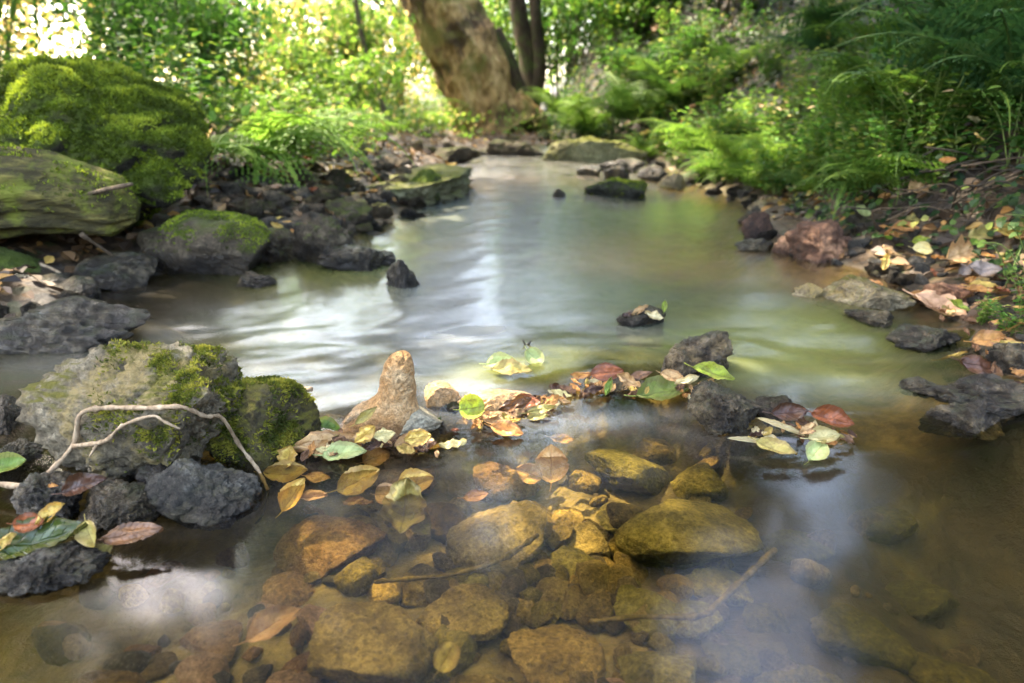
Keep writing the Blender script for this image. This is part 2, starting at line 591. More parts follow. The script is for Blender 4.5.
def murk_reflcol(X, Y):
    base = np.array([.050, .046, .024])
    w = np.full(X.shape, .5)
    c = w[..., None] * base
    for col_, bl in MURK_REFL:
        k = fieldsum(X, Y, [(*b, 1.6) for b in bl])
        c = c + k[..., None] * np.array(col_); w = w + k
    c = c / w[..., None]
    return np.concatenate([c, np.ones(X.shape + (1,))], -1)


def wrough(X, Y):
    f = sst(-.05, .15, Y - yr(X))
    return .11 + .08 * f + .02 * sst(.3, .6, X)


wx = np.concatenate([np.linspace(-5, -1.5, 40, endpoint=False), np.linspace(-1.5, 1.6, 260), np.linspace(1.6, 3, 15)[1:]])
wy = np.concatenate([np.linspace(-6, .2, 40, endpoint=False), np.linspace(.2, 2.4, 220, endpoint=False), np.geomspace(2.4, 9.8, 160)])
n = NT('stream_water')
tr = n.new('ShaderNodeBsdfTransparent'); n.put(tr.inputs[0], (.90, .81, .52))
df = n.new('ShaderNodeBsdfDiffuse'); n.put(df.inputs[0], n.attr('murk_reflcol', 'Color'))
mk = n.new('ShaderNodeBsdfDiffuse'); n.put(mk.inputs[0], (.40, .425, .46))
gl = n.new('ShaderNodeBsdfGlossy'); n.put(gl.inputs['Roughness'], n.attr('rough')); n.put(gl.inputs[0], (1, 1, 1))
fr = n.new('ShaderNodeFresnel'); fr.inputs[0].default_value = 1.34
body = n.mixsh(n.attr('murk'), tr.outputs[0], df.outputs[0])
body = n.mixsh(n.attr('milk_sheen'), body, mk.outputs[0])
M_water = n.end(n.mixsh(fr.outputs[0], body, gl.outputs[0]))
w = obj('water', grid_mesh('water', wx, wy, water_z, {'milk_sheen': milk_sheen, 'murk': murk, 'murk_reflcol': murk_reflcol, 'rough': wrough}), M_water)
tag(w, kind='structure')


def wl(px, py):
    p = at(px, py, .02)
    return float(wh0(p[0], p[1]))


# ------------------------------------------------------------------ materials
M_grey = rock_mat('grey_limestone', [(.07, .052, .028), (.25, .195, .11), (.46, .38, .24)], 18, moss=((.045, .05, .006), (.20, .17, .02)), moss_lo=.60, moss_hi=.72, wet=.035, rough=.85, bump=1.0, lichen=(.34, .25, .09))
M_mossrock = rock_mat('mossy_rock', [(.02, .02, .012), (.05, .05, .03), (.11, .10, .06)], 9, moss=((.03, .05, .004), (.13, .17, .015)), moss_lo=.44, moss_hi=.58, wet=.10, rough=.9, bump=1.0)
M_mossb = rock_mat('moss_stained_rock', [(.03, .027, .014), (.08, .07, .036), (.17, .15, .08)], 16, moss=((.06, .06, .008), (.22, .19, .025)), moss_lo=.40, moss_hi=.60, wet=.03, rough=.9, bump=1.0)
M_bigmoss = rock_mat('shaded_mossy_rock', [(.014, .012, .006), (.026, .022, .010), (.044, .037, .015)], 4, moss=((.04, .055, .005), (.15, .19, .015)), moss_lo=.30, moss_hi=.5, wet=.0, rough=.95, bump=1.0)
M_dark = rock_mat('dark_wet_stone', [(.007, .005, .0025), (.040, .029, .013), (.28, .225, .12)], 26, wet=.14, rough=.4, bump=.8, moss=((.02, .03, .006), (.08, .085, .03)), moss_lo=.62, moss_hi=.78)
M_crust = rock_mat('crusted_wet_stone', [(.015, .014, .011), (.05, .046, .036), (.17, .165, .14)], 30, wet=.03, rough=.6, bump=1.0, lichen=(.11, .10, .06))
M_brown = rock_mat('brown_bank_stone', [(.04, .03, .018), (.11, .085, .052), (.24, .19, .12)], 16, wet=.09, rough=.75, bump=.9, moss=((.03, .035, .006), (.11, .11, .02)), moss_lo=.62, moss_hi=.76)
M_dbrown = rock_mat('dark_brown_rock', [(.022, .015, .008), (.078, .057, .032), (.21, .165, .10)], 16, wet=.12, rough=.7, bump=1.0, moss=((.03, .035, .006), (.11, .12, .02)), moss_lo=.54, moss_hi=.68)
M_tan = rock_mat('tan_sandstone', [(.20, .11, .045), (.48, .31, .15), (.66, .50, .32)], 22, wet=.02, rough=.85, bump=1.0)
M_slab = rock_mat('pale_slab', [(.07, .065, .035), (.17, .16, .075), (.30, .27, .15)], 9, moss=((.05, .06, .008), (.19, .19, .03)), moss_lo=.5, moss_hi=.7, wet=.07, rough=.85)
M_sub = rock_mat('submerged_olive_stone', [(.075, .054, .018), (.22, .162, .055), (.42, .32, .125)], 22, rough=.9, bump=.9, spots=(.09, .065, .016))
M_subg = rock_mat('submerged_green_stone', [(.050, .047, .012), (.15, .133, .036), (.30, .26, .085)], 20, rough=.9, bump=.9)
M_subr = rock_mat('submerged_red_stone', [(.085, .048, .022), (.21, .122, .056), (.36, .23, .11)], 24, rough=.9, bump=.9)
M_subp = rock_mat('submerged_purple_stone', [(.08, .052, .038), (.20, .13, .095), (.33, .23, .17)], 24, rough=.9, bump=.9)
M_subd = rock_mat('submerged_dark_stone', [(.03, .02, .008), (.075, .05, .018), (.14, .10, .035)], 24, rough=.9, bump=.9)
M_red = rock_mat('rust_red_stone', [(.03, .018, .012), (.12, .06, .035), (.40, .22, .12)], 14, wet=.06, rough=.8)

M_moss = foliage_mat('moss_sprigs', [(0, (.035, .045, .006)), (.5, (.12, .13, .014)), (1, (.28, .25, .035))], .3, .7, .2)
M_mossg = foliage_mat('green_moss_sprigs', [(0, (.04, .058, .005)), (.6, (.13, .175, .012)), (1, (.26, .30, .03))], .3, .7, .2)
M_fern = foliage_mat('bright_fern', [(0, (.07, .14, .020)), (.5, (.12, .21, .03)), (1, (.21, .29, .05))], .45)
M_fernm = foliage_mat('mid_fern', [(0, (.028, .065, .012)), (.5, (.055, .11, .018)), (1, (.12, .17, .03))], .4)
M_fernd = foliage_mat('dark_fern', [(0, (.016, .045, .016)), (.5, (.03, .075, .022)), (1, (.07, .11, .03))], .35)
M_herb = foliage_mat('nettle_leaf', [(0, (.028, .08, .012)), (.6, (.065, .14, .02)), (1, (.22, .24, .04))], .4)
M_ivy = foliage_mat('ivy_leaf', [(0, (.008, .022, .007)), (.55, (.020, .045, .010)), (.85, (.06, .10, .016)), (1, (.24, .22, .05))], .3, .5, .2)
M_shrub = foliage_mat('hazel_leaf', [(0, (.045, .10, .014)), (.5, (.10, .18, .025)), (.75, (.19, .25, .045)), (.86, (.36, .30, .12)), (1, (.52, .36, .22))], .5)  # pink end stops put the warm background glow into leaf colour
M_shrubd = foliage_mat('dark_shrub_leaf', [(0, (.022, .06, .012)), (.6, (.045, .11, .018)), (1, (.11, .18, .03))], .4)
M_canopy = foliage_mat('canopy_leaf', [(0, (.035, .08, .012)), (.6, (.07, .14, .018)), (1, (.15, .2, .03))], .42)
M_autumn_glow = foliage_mat('turning_glow_leaf', [(0, (.10, .15, .02)), (.4, (.28, .26, .06)), (.75, (.50, .34, .16)), (1, (.62, .40, .26))], .5)  # turning leaves, their pink also painting the warm background glow
M_litter = foliage_mat('leaf_litter', [(0, (.02, .011, .006)), (.4, (.06, .032, .013)), (.75, (.15, .08, .03)), (.95, (.34, .18, .05)), (1, (.42, .32, .07))], .12, .5, .4)

M_bark = bark_mat('plane_bark', (.10, .055, .02), (.34, .21, .08), (.60, .41, .18), 4.2, .55, patch=(.05, .03, .015), moss=(.16, .15, .035), bump=1.0)
M_barkd = bark_mat('dark_bark', (.015, .012, .008), (.04, .03, .018), (.09, .07, .04), 9, .3, moss=(.05, .07, .015))
M_barkg = bark_mat('grey_bark', (.05, .04, .025), (.11, .09, .06), (.2, .17, .11), 14, .3)
M_twig = bark_mat('dry_twig', (.13, .085, .045), (.27, .19, .11), (.42, .32, .20), 60, .4, bump=.5)
M_twigd = bark_mat('brown_twig', (.03, .02, .012), (.075, .05, .028), (.15, .105, .06), 60, .4, bump=.5)
M_sunk = bark_mat('sunken_wood', (.03, .022, .008), (.09, .066, .022), (.16, .12, .045), 60, .4, bump=.5)
M_twigw = bark_mat('wet_twig', (.012, .009, .006), (.03, .022, .014), (.06, .05, .03), 60, .4, bump=.5)
M_log = bark_mat('mossy_log_wood', (.014, .011, .005), (.052, .042, .013), (.19, .155, .035), 16, .10, moss=(.13, .14, .016), bump=1.0, lying=True)
M_stem = foliage_mat('green_stem', [(0, (.09, .13, .03)), (1, (.16, .19, .05))], .15)

LM = {
    'tan': fallen_mat('tan_leaf', (.50, .32, .14), (.24, .12, .04), (.30, .17, .07)),
    'yellow': fallen_mat('yellow_leaf', (.58, .42, .10), (.30, .17, .03), (.36, .22, .06), trans=.3),
    'pale': fallen_mat('pale_yellow_leaf', (.62, .54, .26), (.40, .33, .12), (.42, .34, .14), trans=.3, blot=.35),
    'cream': fallen_mat('cream_leaf', (.64, .56, .33), (.40, .32, .15), (.40, .30, .14), trans=.2, blot=.3),
    'rust': fallen_mat('rust_leaf', (.26, .075, .02), (.09, .03, .012), (.12, .04, .015), rough=.35),
    'brown': fallen_mat('brown_leaf', (.16, .075, .03), (.06, .03, .014), (.09, .045, .02), rough=.35),
    'dark': fallen_mat('dark_brown_leaf', (.07, .03, .016), (.03, .014, .008), (.05, .025, .012), rough=.3),
    'orange': fallen_mat('orange_leaf', (.52, .25, .06), (.26, .11, .03), (.3, .14, .05)),
    'pink': fallen_mat('pinkish_leaf', (.52, .32, .19), (.30, .16, .09), (.34, .2, .11)),
    'olive': fallen_mat('olive_leaf', (.34, .28, .07), (.17, .12, .03), (.22, .16, .05)),
    'green': fallen_mat('green_leaf', (.13, .21, .03), (.07, .11, .02), (.2, .2, .04), trans=.35, blot=.4),
    'lime': fallen_mat('lime_leaf', (.27, .35, .03), (.09, .08, .02), (.26, .3, .04), trans=.35, blot=.8),
    'palegreen': fallen_mat('pale_green_leaf', (.38, .44, .17), (.24, .26, .08), (.3, .3, .12), trans=.3, blot=.3),
    'grey': fallen_mat('grey_leaf', (.24, .20, .18), (.12, .095, .08), (.15, .12, .1), rough=.3),
    'olivegreen': fallen_mat('olive_green_leaf', (.16, .21, .03), (.09, .10, .02), (.14, .14, .03), trans=.3, blot=.5),
    'darkgreen': fallen_mat('dark_green_leaf', (.05, .075, .012), (.02, .03, .006), (.06, .06, .012), rough=.25, blot=.4),
}

# ------------------------------------------------------------------ rocks above the water
def rock(box, label, mat, depth=.8, sub=5, seed=None, cuts=7, rough=.1, sink=.45, zb=None, rz=0.0, name='rock', boxy=0., pits=0., freq=1.6, group=None, cat='rock', hmin=.22, kd=.5, crag=.7):
    x0, y0, x1, y1 = box
    if zb is None:
        zb = wl((x0 + x1) / 2, y1)
    elif zb == 'g':
        zb = ground((x0 + x1) / 2, y1)[2]
    P = at((x0 + x1) / 2, y1, zb)
    m = mpp(P) * 1.04
    sx = (x1 - x0) * m
    sy = depth * sx
    dl = math.atan2(CAM_H - zb, P[1])
    hz = max(((y1 - y0) * m - kd * sy * math.sin(dl)) / math.cos(dl), hmin * sx)
    H = hz * (1 + sink)
    V, F = rock_shape((sx, sy, H), seed if seed is not None else abs(hash(box)) % 99991, sub, cuts, rough, freq, boxy, pits, crag=crag)
    o = obj(name, mesh(name, V, F), mat)
    o.location = (P[0], P[1] + sy * .40, zb + hz - H / 2)
    o.rotation_euler = (0, 0, rz)
    tag(o, label, cat, group)
    o['_h'] = 0
    del o['_h']
    return o, V, F


def moss_on(o, V, F, mat, n, L, up=.1, thresh=.0, freq=9, seed=3, where=None):
    a, b, c = V[F[:, 0]], V[F[:, 1]], V[F[:, 2]]
    N = np.cross(b - a, c - a); A = np.linalg.norm(N, axis=1); N = N / (A[:, None] + 1e-12)
    C = (a + b + c) / 3
    wgt = A * (N[:, 2] > up) * (noise3(C * freq + seed) > thresh)
    if where is not None:
        wgt = wgt * where(C)
    if wgt.sum() <= 0: return
    k = rng.choice(len(F), n, p=wgt / wgt.sum())
    r1, r2 = rng.uniform(size=(2, n, 1))
    s = np.sqrt(r1)
    P = a[k] * (1 - s) + b[k] * s * (1 - r2) + c[k] * s * r2
    D = N[k] * .8 + unit(n) * .75 + [0, 0, .1]
    ln = L * rng.uniform(.5, 1.3, n)
    tone = np.clip(.5 + .9 * noise3(P * freq * 3 + 7) + rng.normal(size=n) * .17, 0, 1)
    V2, F2, v2 = leaf_mesh(P - N[k] * L * .1, D, unit(n), ln, .34, .2, tone)
    obj('moss', mesh('moss', V2, F2, False, {'v': v2}), mat, o)


# big shaded mossy boulder on the left bank
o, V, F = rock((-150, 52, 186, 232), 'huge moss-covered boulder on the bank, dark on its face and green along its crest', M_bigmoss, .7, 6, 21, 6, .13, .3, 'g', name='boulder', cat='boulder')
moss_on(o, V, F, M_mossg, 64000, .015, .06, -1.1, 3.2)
# log under it
P0, P1 = at_y(-60, 200, 1.98), at_y(138, 212, 2.10)
lp = spline([P0 + [-.5, -.1, .02], P0, (P0 + P1) / 2 + [0, 0, .035], P1], 60)
V, F = tube(lp, np.interp(np.linspace(0, 1, 60), [0, .7, .93, 1], [.125, .11, .088, .03]), 72, .42, 3.4, 3, 9)
c = lp.mean(0)
log = obj('fallen_log', mesh('fallen_log', V - c, F), M_log); log.location = c
tag(log, 'rotten grooved log with yellow-green moss lying under the huge boulder', 'log')
VV, FF = V - c, F[0]; FT = np.concatenate([FF[:, :3], FF[:, [0, 2, 3]]])
moss_on(log, VV, FT, M_mossg, 2500, .012, .25, .05, 8)
st = at_y(104, 190, 2.0); en = at_y(132, 184, 1.95)
V, F = tube(spline([st - [.06, 0, .015], st, en], 8), [.007, .006, .006, .006, .006, .006, .007, .005], 12, .1)
c = V.mean(0); b = obj('branch_stub', mesh('branch_stub', V - c, F), M_twigd, log); b.location = Vector(c) - log.location

o, V, F = rock((128, 212, 262, 278), 'broad dark brown rock with a mossy top at the foot of the log', M_dbrown, .7, 5, 5, 8, .09, .5)
moss_on(o, V, F, M_mossg, 4000, .008, .45, -.2, 6)
rock((-70, 238, 42, 300), 'dark rock with mossy top at the left frame edge below the log', M_mossrock, .8, 5, 31)
rock((35, 278, 92, 312), 'small wet grey stone at the water edge below the thin sticks', M_dark, .8, 5, 32)
rock((-60, 296, 128, 352), 'low black wet ledge glistening at the water edge behind the grey boulder', M_dark, .5, 5, 33, 9, .13, .6, pits=.1)
rock((-50, 272, 62, 314), 'flat dark wet stone behind the black ledge at the left frame edge', M_dark, .7, 5, 35, 8, .14)
rock((60, 252, 140, 290), 'black stone in the hollow under the log', M_dark, .9, 4, 34)
# left bar
BAR = [
    ((352, 158, 466, 206), 'broad flat pale olive slab jutting into the stream near the big tree', M_slab, 1.3, 41, .45),
    ((300, 148, 352, 172), 'mossy dark rock behind the flat slab on the left bar', M_mossrock, .8, 42, 0),
    ((318, 170, 378, 200), 'pale rounded stone between the ferns and the flat slab', M_slab, .8, 43, 0),
    ((300, 192, 372, 232), 'dark pitted rock in the middle of the left stone bar', M_dbrown, .7, 44, 0),
    ((289, 214, 350, 266), 'pointed olive brown rock at the water edge of the left bar', M_dbrown, .8, 45, 0),
    ((238, 228, 300, 262), 'grey stone beside the pointed olive rock on the left bar', M_dbrown, .8, 46, 0),
    ((205, 205, 250, 238), 'small brown stone above the broad dark rock', M_dbrown, .8, 47, 0),
    ((262, 200, 312, 228), 'grey brown stone under the fern tips on the left bar', M_dbrown, .8, 48, 0),
    ((316, 244, 380, 272), 'black glistening wet stone at the tip of the left bar', M_dark, .7, 49, 0),
    ((383, 259, 420, 288), 'small black wet stone standing alone in the stream past the left bar', M_dark, .8, 50, 0),
    ((352, 250, 396, 266), 'low black wet stone linking the tip of the left bar to the lone stone', M_dark, .8, 51, 0),
    ((234, 272, 272, 288), 'small black stone in the water by the broad dark rock', M_dark, .8, 52, 0),
    ((395, 170, 440, 204), 'dark mossy block under the edge of the flat slab', M_mossrock, .8, 53, 0),
    ((370, 182, 404, 206), 'small wet grey stone below the flat slab', M_dbrown, .8, 54, 0),
    ((432, 146, 480, 164), 'low dark stone on the far shore left of the big tree roots', M_dbrown, .6, 55, 0),
    ((396, 146, 432, 158), 'low brown stone on the far shore behind the flat slab', M_dbrown, .6, 56, 0),
    ((478, 142, 548, 156), 'flat dark stone in the far shore below the big tree', M_dbrown, .5, 57, 0),
    ((545, 147, 648, 162), 'long mossy ledge of yellow green rock at the far end of the stream', M_slab, .35, 58, .5),
    ((598, 158, 646, 170), 'grey wet stone in the water below the mossy ledge', M_dark, .6, 59, 0),
    ((586, 178, 649, 197), 'smooth flat boulder with a thin mossy top in mid-stream', M_mossrock, .6, 60, 0),
    ((552, 189, 566, 198), 'tiny dark stone in the stream beside the smooth flat boulder', M_dark, .8, 61, 0),
    ((578, 165, 602, 176), 'small wet stone breaking the riffle behind the flat boulder', M_dark, .8, 62, 0),
    ((604, 166, 630, 178), 'small grey stone breaking the riffle beside the mossy ledge', M_dark, .8, 63, 0),
    ((640, 165, 670, 178), 'small grey stone at the end of the riffle by the right bank', M_dark, .8, 64, 0),
    ((660, 172, 690, 186), 'pale grey stone at the foot of the right bank ferns', M_grey, .8, 65, 0),
    ((752, 197, 792, 216), 'grey stone at the water edge under the bright right bank ferns', M_grey, .7, 66, 0),
    ((744, 212, 786, 240), 'tan and red crumbly rock left of the dark block on the right shore', M_red, .8, 67, 0),
    ((800, 219, 876, 264), 'dark block of rock with a rusty lit top on the right shore', M_red, .8, 68, .4),
    ((776, 236, 806, 254), 'small pinkish stone beside the dark block', M_red, .7, 69, 0),
    ((740, 238, 780, 250), 'flat grey stone in the shallows left of the dark block', M_dark, .7, 70, 0),
    ((872, 218, 905, 240), 'grey wet stone behind the dark block on the right shore', M_dark, .8, 71, 0),
    ((830, 278, 920, 308), 'low mossy grey stone lying in the right shallows', M_grey, .7, 72, 0),
    ((798, 284, 832, 298), 'small grey stone in the right shallows beside the low mossy one', M_grey, .8, 73, 0),
    ((906, 258, 962, 282), 'black wet stone among leaves on the right shore', M_dark, .8, 74, 0),
    ((960, 246, 1020, 276), 'dark stone under the yellow leaves on the right shore', M_dark, .8, 75, 0),
    ((1000, 254, 1060, 292), 'grey brown stone at the right frame edge above the weeds', M_dbrown, .8, 76, 0),
    ((930, 280, 1010, 312), 'low dark stone under the grey leaf on the right shore', M_red, .7, 77, 0),
    ((855, 308, 905, 326), 'low black stone at the edge of the right shallows', M_dark, .7, 78, 0),
    ((900, 334, 975, 350), 'dark stone under the pinkish leaf by the weeds', M_dark, .7, 79, 0),
    ((940, 384, 1060, 414), 'broad wet dark stone at the right edge below the weeds', M_dark, .6, 80, 0),
    ((908, 376, 950, 394), 'small glistening stone at the point of the right bank', M_dark, .8, 81, 0),
    ((935, 402, 1010, 436), 'dark green slimy stone awash at the right edge', M_dark, .6, 82, 0),
    ((1000, 340, 1070, 380), 'dark stone under the orange leaves at the right edge', M_dark, .7, 83, 0),
]
for bx_, lb, mt, dp, sd, bxy in BAR:
    o, V, F = rock(bx_, lb, mt, dp, 5 if bx_[2] - bx_[0] > 30 else 4, sd, 7, .17, .5, crag=1.0, boxy=bxy, kd=.9 if dp > 1 else .5, pits=.06 if mt is M_dark else 0)
    if mt in (M_mossrock, M_slab):
        moss_on(o, V, F, M_mossg if mt is M_mossrock else M_moss, 1500, .007 if bx_[3] > 200 else .012, .35, .05, 6)

JAG = []
for k in range(8):
    V, F = rock_shape((1, rng.uniform(.6, .95), rng.uniform(.5, .8)), 1300 + k, 5, 7, .2, 1.9, rng.choice([0, .3]), pits=.05, crag=1.3)
    JAG.append((V, F))
JM = {}
JMAT = {'b': rock_mat('ragged_brown_stone', [(.035, .026, .014), (.13, .098, .058), (.30, .24, .15)], 1.8, wet=.07, rough=.75, bump=1.0, moss=((.04, .045, .006), (.13, .14, .02)), moss_lo=.52, moss_hi=.66),
        'd': rock_mat('ragged_black_stone', [(.009, .007, .004), (.050, .038, .020), (.24, .195, .12)], 2.4, wet=.10, rough=.4, bump=1.0)}


def along(pts_, n_, jx, jy, smin, smax, label, group, mats):
    pts_ = np.array(pts_, float)
    for q in range(n_):
        t = rng.uniform(0, len(pts_) - 1); i_ = int(t)
        px, py = pts_[i_] * (1 - t + i_) + pts_[min(i_ + 1, len(pts_) - 1)] * (t - i_) + [rng.normal() * jx, rng.normal() * jy]
        P = ground(px, py)
        P[2] = max(P[2], wh0(P[0], P[1]) - .03)
        k_, mk = rng.integers(8), rng.choice(mats)
        if (k_, mk) not in JM:
            me = mesh('ragged_stone', *JAG[k_]); me.materials.append(JMAT[mk]); JM[(k_, mk)] = me
        s_ = mpp(P) * rng.uniform(smin, smax)
        o_ = obj('ragged_stone', JM[(k_, mk)]); o_.location = P + [0, 0, s_ * .12]; o_.scale = (s_, s_, s_)
        o_.rotation_euler = (rng.normal() * .25, rng.normal() * .25, rng.uniform(0, 6.28))
        tag(o_, label, 'stone', group)


along([(150, 282), (235, 268), (305, 258), (372, 232), (425, 206), (462, 190)], 26, 10, 7, 14, 40, 'ragged wet stone in the broken shelf along the left water edge', 'ragged stones of the left shelf', ['b', 'b', 'd'])
along([(190, 235), (260, 215), (320, 195), (350, 180)], 18, 16, 10, 14, 36, 'ragged dry stone lying on the left bank between the ferns and the water', 'ragged stones of the left bank', ['b', 'b', 'd'])
along([(0, 335), (60, 315), (110, 300), (60, 290)], 12, 14, 8, 12, 30, 'ragged black stone on the wet ledge at the left frame edge', 'ragged stones of the wet ledge', ['d'])
along([(650, 164), (700, 186), (750, 206), (760, 236), (800, 256), (860, 272), (905, 288), (945, 318)], 34, 10, 6, 10, 26, 'ragged wet stone along the right water edge', 'ragged stones of the right edge', ['b', 'd', 'd'])
along([(940, 350), (960, 372), (985, 400), (1010, 425)], 16, 12, 8, 12, 30, 'ragged glistening stone awash at the right frame edge', 'ragged stones awash at the right', ['d', 'd', 'b'])
along([(400, 156), (450, 154), (500, 150), (560, 156), (600, 164)], 12, 12, 3, 10, 26, 'ragged stone on the far shore below the massive leaning tree', 'ragged stones of the far shore', ['b'])
along([(20, 495), (70, 505), (120, 505), (170, 500), (230, 515)], 16, 10, 8, 12, 30, 'ragged black stone packed before the grey boulder at the pool edge', 'ragged stones before the grey boulder', ['d', 'd', 'b'])

# foreground left boulder, its mossy neighbour and the wet stones before it
o, V, F = rock((20, 346, 226, 488), 'big grey limestone boulder with ochre lichen and a moss cap, bare branch across it', M_grey, .62, 6, 104, 6, .15, .3, zb=0.0, name='boulder', cat='boulder', pits=.05, freq=1.9)
moss_on(o, V, F, M_moss, 9000, .0065, .1, -.3, 14, where=lambda C: sst(-.06, .08, C[:, 0]) * sst(-.05, .06, C[:, 2]) * sst(-.25, .35, noise3(C * 16 + 3)))
fb = o
o, V, F = rock((196, 381, 304, 466), 'dark boulder under yellow-green moss leaning on the grey boulder', M_mossb, .8, 6, 111, 5, .10, .35, zb=0.0, name='boulder', cat='boulder')
moss_on(o, V, F, M_moss, 9000, .0075, .0, -.4, 12, where=lambda C: sst(-.3, .3, noise3(C * 14 + 5)) * sst(-.06, .02, C[:, 2]))
mb_ = o
WET = [((134, 462, 244, 522), 'pale-crusted wet stone before the grey boulder at the pool edge', M_crust, 112, .7, .04),
       ((136, 458, 186, 496), 'dark blue-grey angular stone against the foot of the grey boulder', M_dark, 113, .9, .0),
       ((0, 476, 74, 524), 'black pitted wet stone in front of the grey boulder beside the left frame edge', M_dark, 114, .7, .12),
       ((62, 488, 150, 530), 'black glistening wet stone under the dark brown leaf', M_dark, 115, .7, .12),
       ((-30, 440, 34, 478), 'dark stone behind the green leaf at the left frame edge', M_dark, 116, .8, .05),
       ((-60, 395, 24, 448), 'black brown stone wedged against the left side of the grey boulder', M_brown, 117, .8, .05),
       ((-40, 556, 84, 592), 'flat black rock rising from the pool below the large green leaf', M_dark, 118, .6, .06)]
for bx_, lb, mt, sd, dp, pt in WET:
    rock(bx_, lb, mt, dp, 6, sd, 7, .15, .6, zb=0.0, pits=pt, crag=.7, freq=1.7)

# finger rock
fz = .024
Pb = at(398, 419, fz); m = mpp(Pb)
V, F = ico(6); V = V.copy()
zt = (V[:, 2] + 1) / 2
r = np.interp(zt, [0, .1, .28, .45, .7, .85, .94, .98, 1], [1.6, 1.55, 1.3, 1.05, .95, .82, .6, .36, .0])
ang = np.arctan2(V[:, 1], V[:, 0])
X = np.cos(ang) * r * .88; Y = np.sin(ang) * r * .8
h = 68 * m
X = X * 20 * m - np.maximum(.5 - zt, 0)**1.2 * (X < 0) * 95 * m + zt * 9 * m
Y = Y * 22 * m
Z = zt * h * 1.25 - h * .25
V = np.stack([X, Y, Z], 1)
nd = V - [0, 0, h * .4]; nd /= np.linalg.norm(nd, axis=1)[:, None]
q = V / m / 18
pit = np.maximum(noise3(q * 4.2) - .0, 0) * sst(.45, .6, zt) * (V[:, 1] < 4 * m)
V = V + nd * ((fbm(q, 4) * 3.2 - pit * 5) * m)[:, None]
o = obj('rock', mesh('rock', V, F), rock_mat('finger_tan_stone', [(.30, .15, .045), (.52, .30, .12), (.66, .46, .24)], 30, wet=.04, rough=.85, bump=1.0))
o.location = Pb + [-.01, .02, 0]
tag(o, 'tan pinnacle of rock standing up like a thumb from the leafy dam', 'rock')
rock((373, 404, 440, 436), 'rounded grey-green stone in front of the tan pinnacle', rock_mat('greygreen_stone', [(.09, .08, .055), (.22, .20, .14), (.38, .35, .26)], 26, wet=.015, rough=.7), .8, 5, 121, 5, .07, .5)
rock((424, 381, 462, 412), 'small tan stone just right of the tan pinnacle', M_tan, .8, 5, 122)
rock((432, 400, 466, 416), 'low dark stone between the tan pinnacle and the lime leaf', M_dark, .8, 4, 123)
rock((336, 398, 384, 432), 'pale tan stone sloping up to the tan pinnacle', M_tan, .8, 5, 124, 8, .1)
rock((458, 392, 540, 418), 'flat pale stone awash behind the lime leaf', M_tan, .5, 5, 125, 6, .08, .8, zb=.006, hmin=.1)
# right dam stones
rock((674, 330, 734, 374), 'tall dark crusted stone at the far end of the right stone chain', M_dark, .8, 5, 131, 7, .15, .5, pits=.12)
rock((664, 350, 700, 380), 'small dark stone left of the tall crusted stone', M_dark, .8, 5, 132, 7, .15, pits=.1)
rock((692, 384, 766, 430), 'humped dark green crusted stone in the middle of the right stone chain', M_dark, .8, 6, 133, 6, .14, .5, pits=.10, zb=.012)
rock((754, 392, 808, 426), 'dark stone behind the red-brown leaf in the right stone chain', M_dark, .8, 5, 134, 7, .14, .5, pits=.1)
rock((618, 304, 668, 326), 'small dark stone with leaves caught on it in mid-stream', M_dark, .8, 5, 135, 7, .12, .6)
rock((590, 374, 650, 392), 'low dark stone under the leaves on the dam', M_dark, .6, 5, 136, 7, .12, .6, hmin=.12)

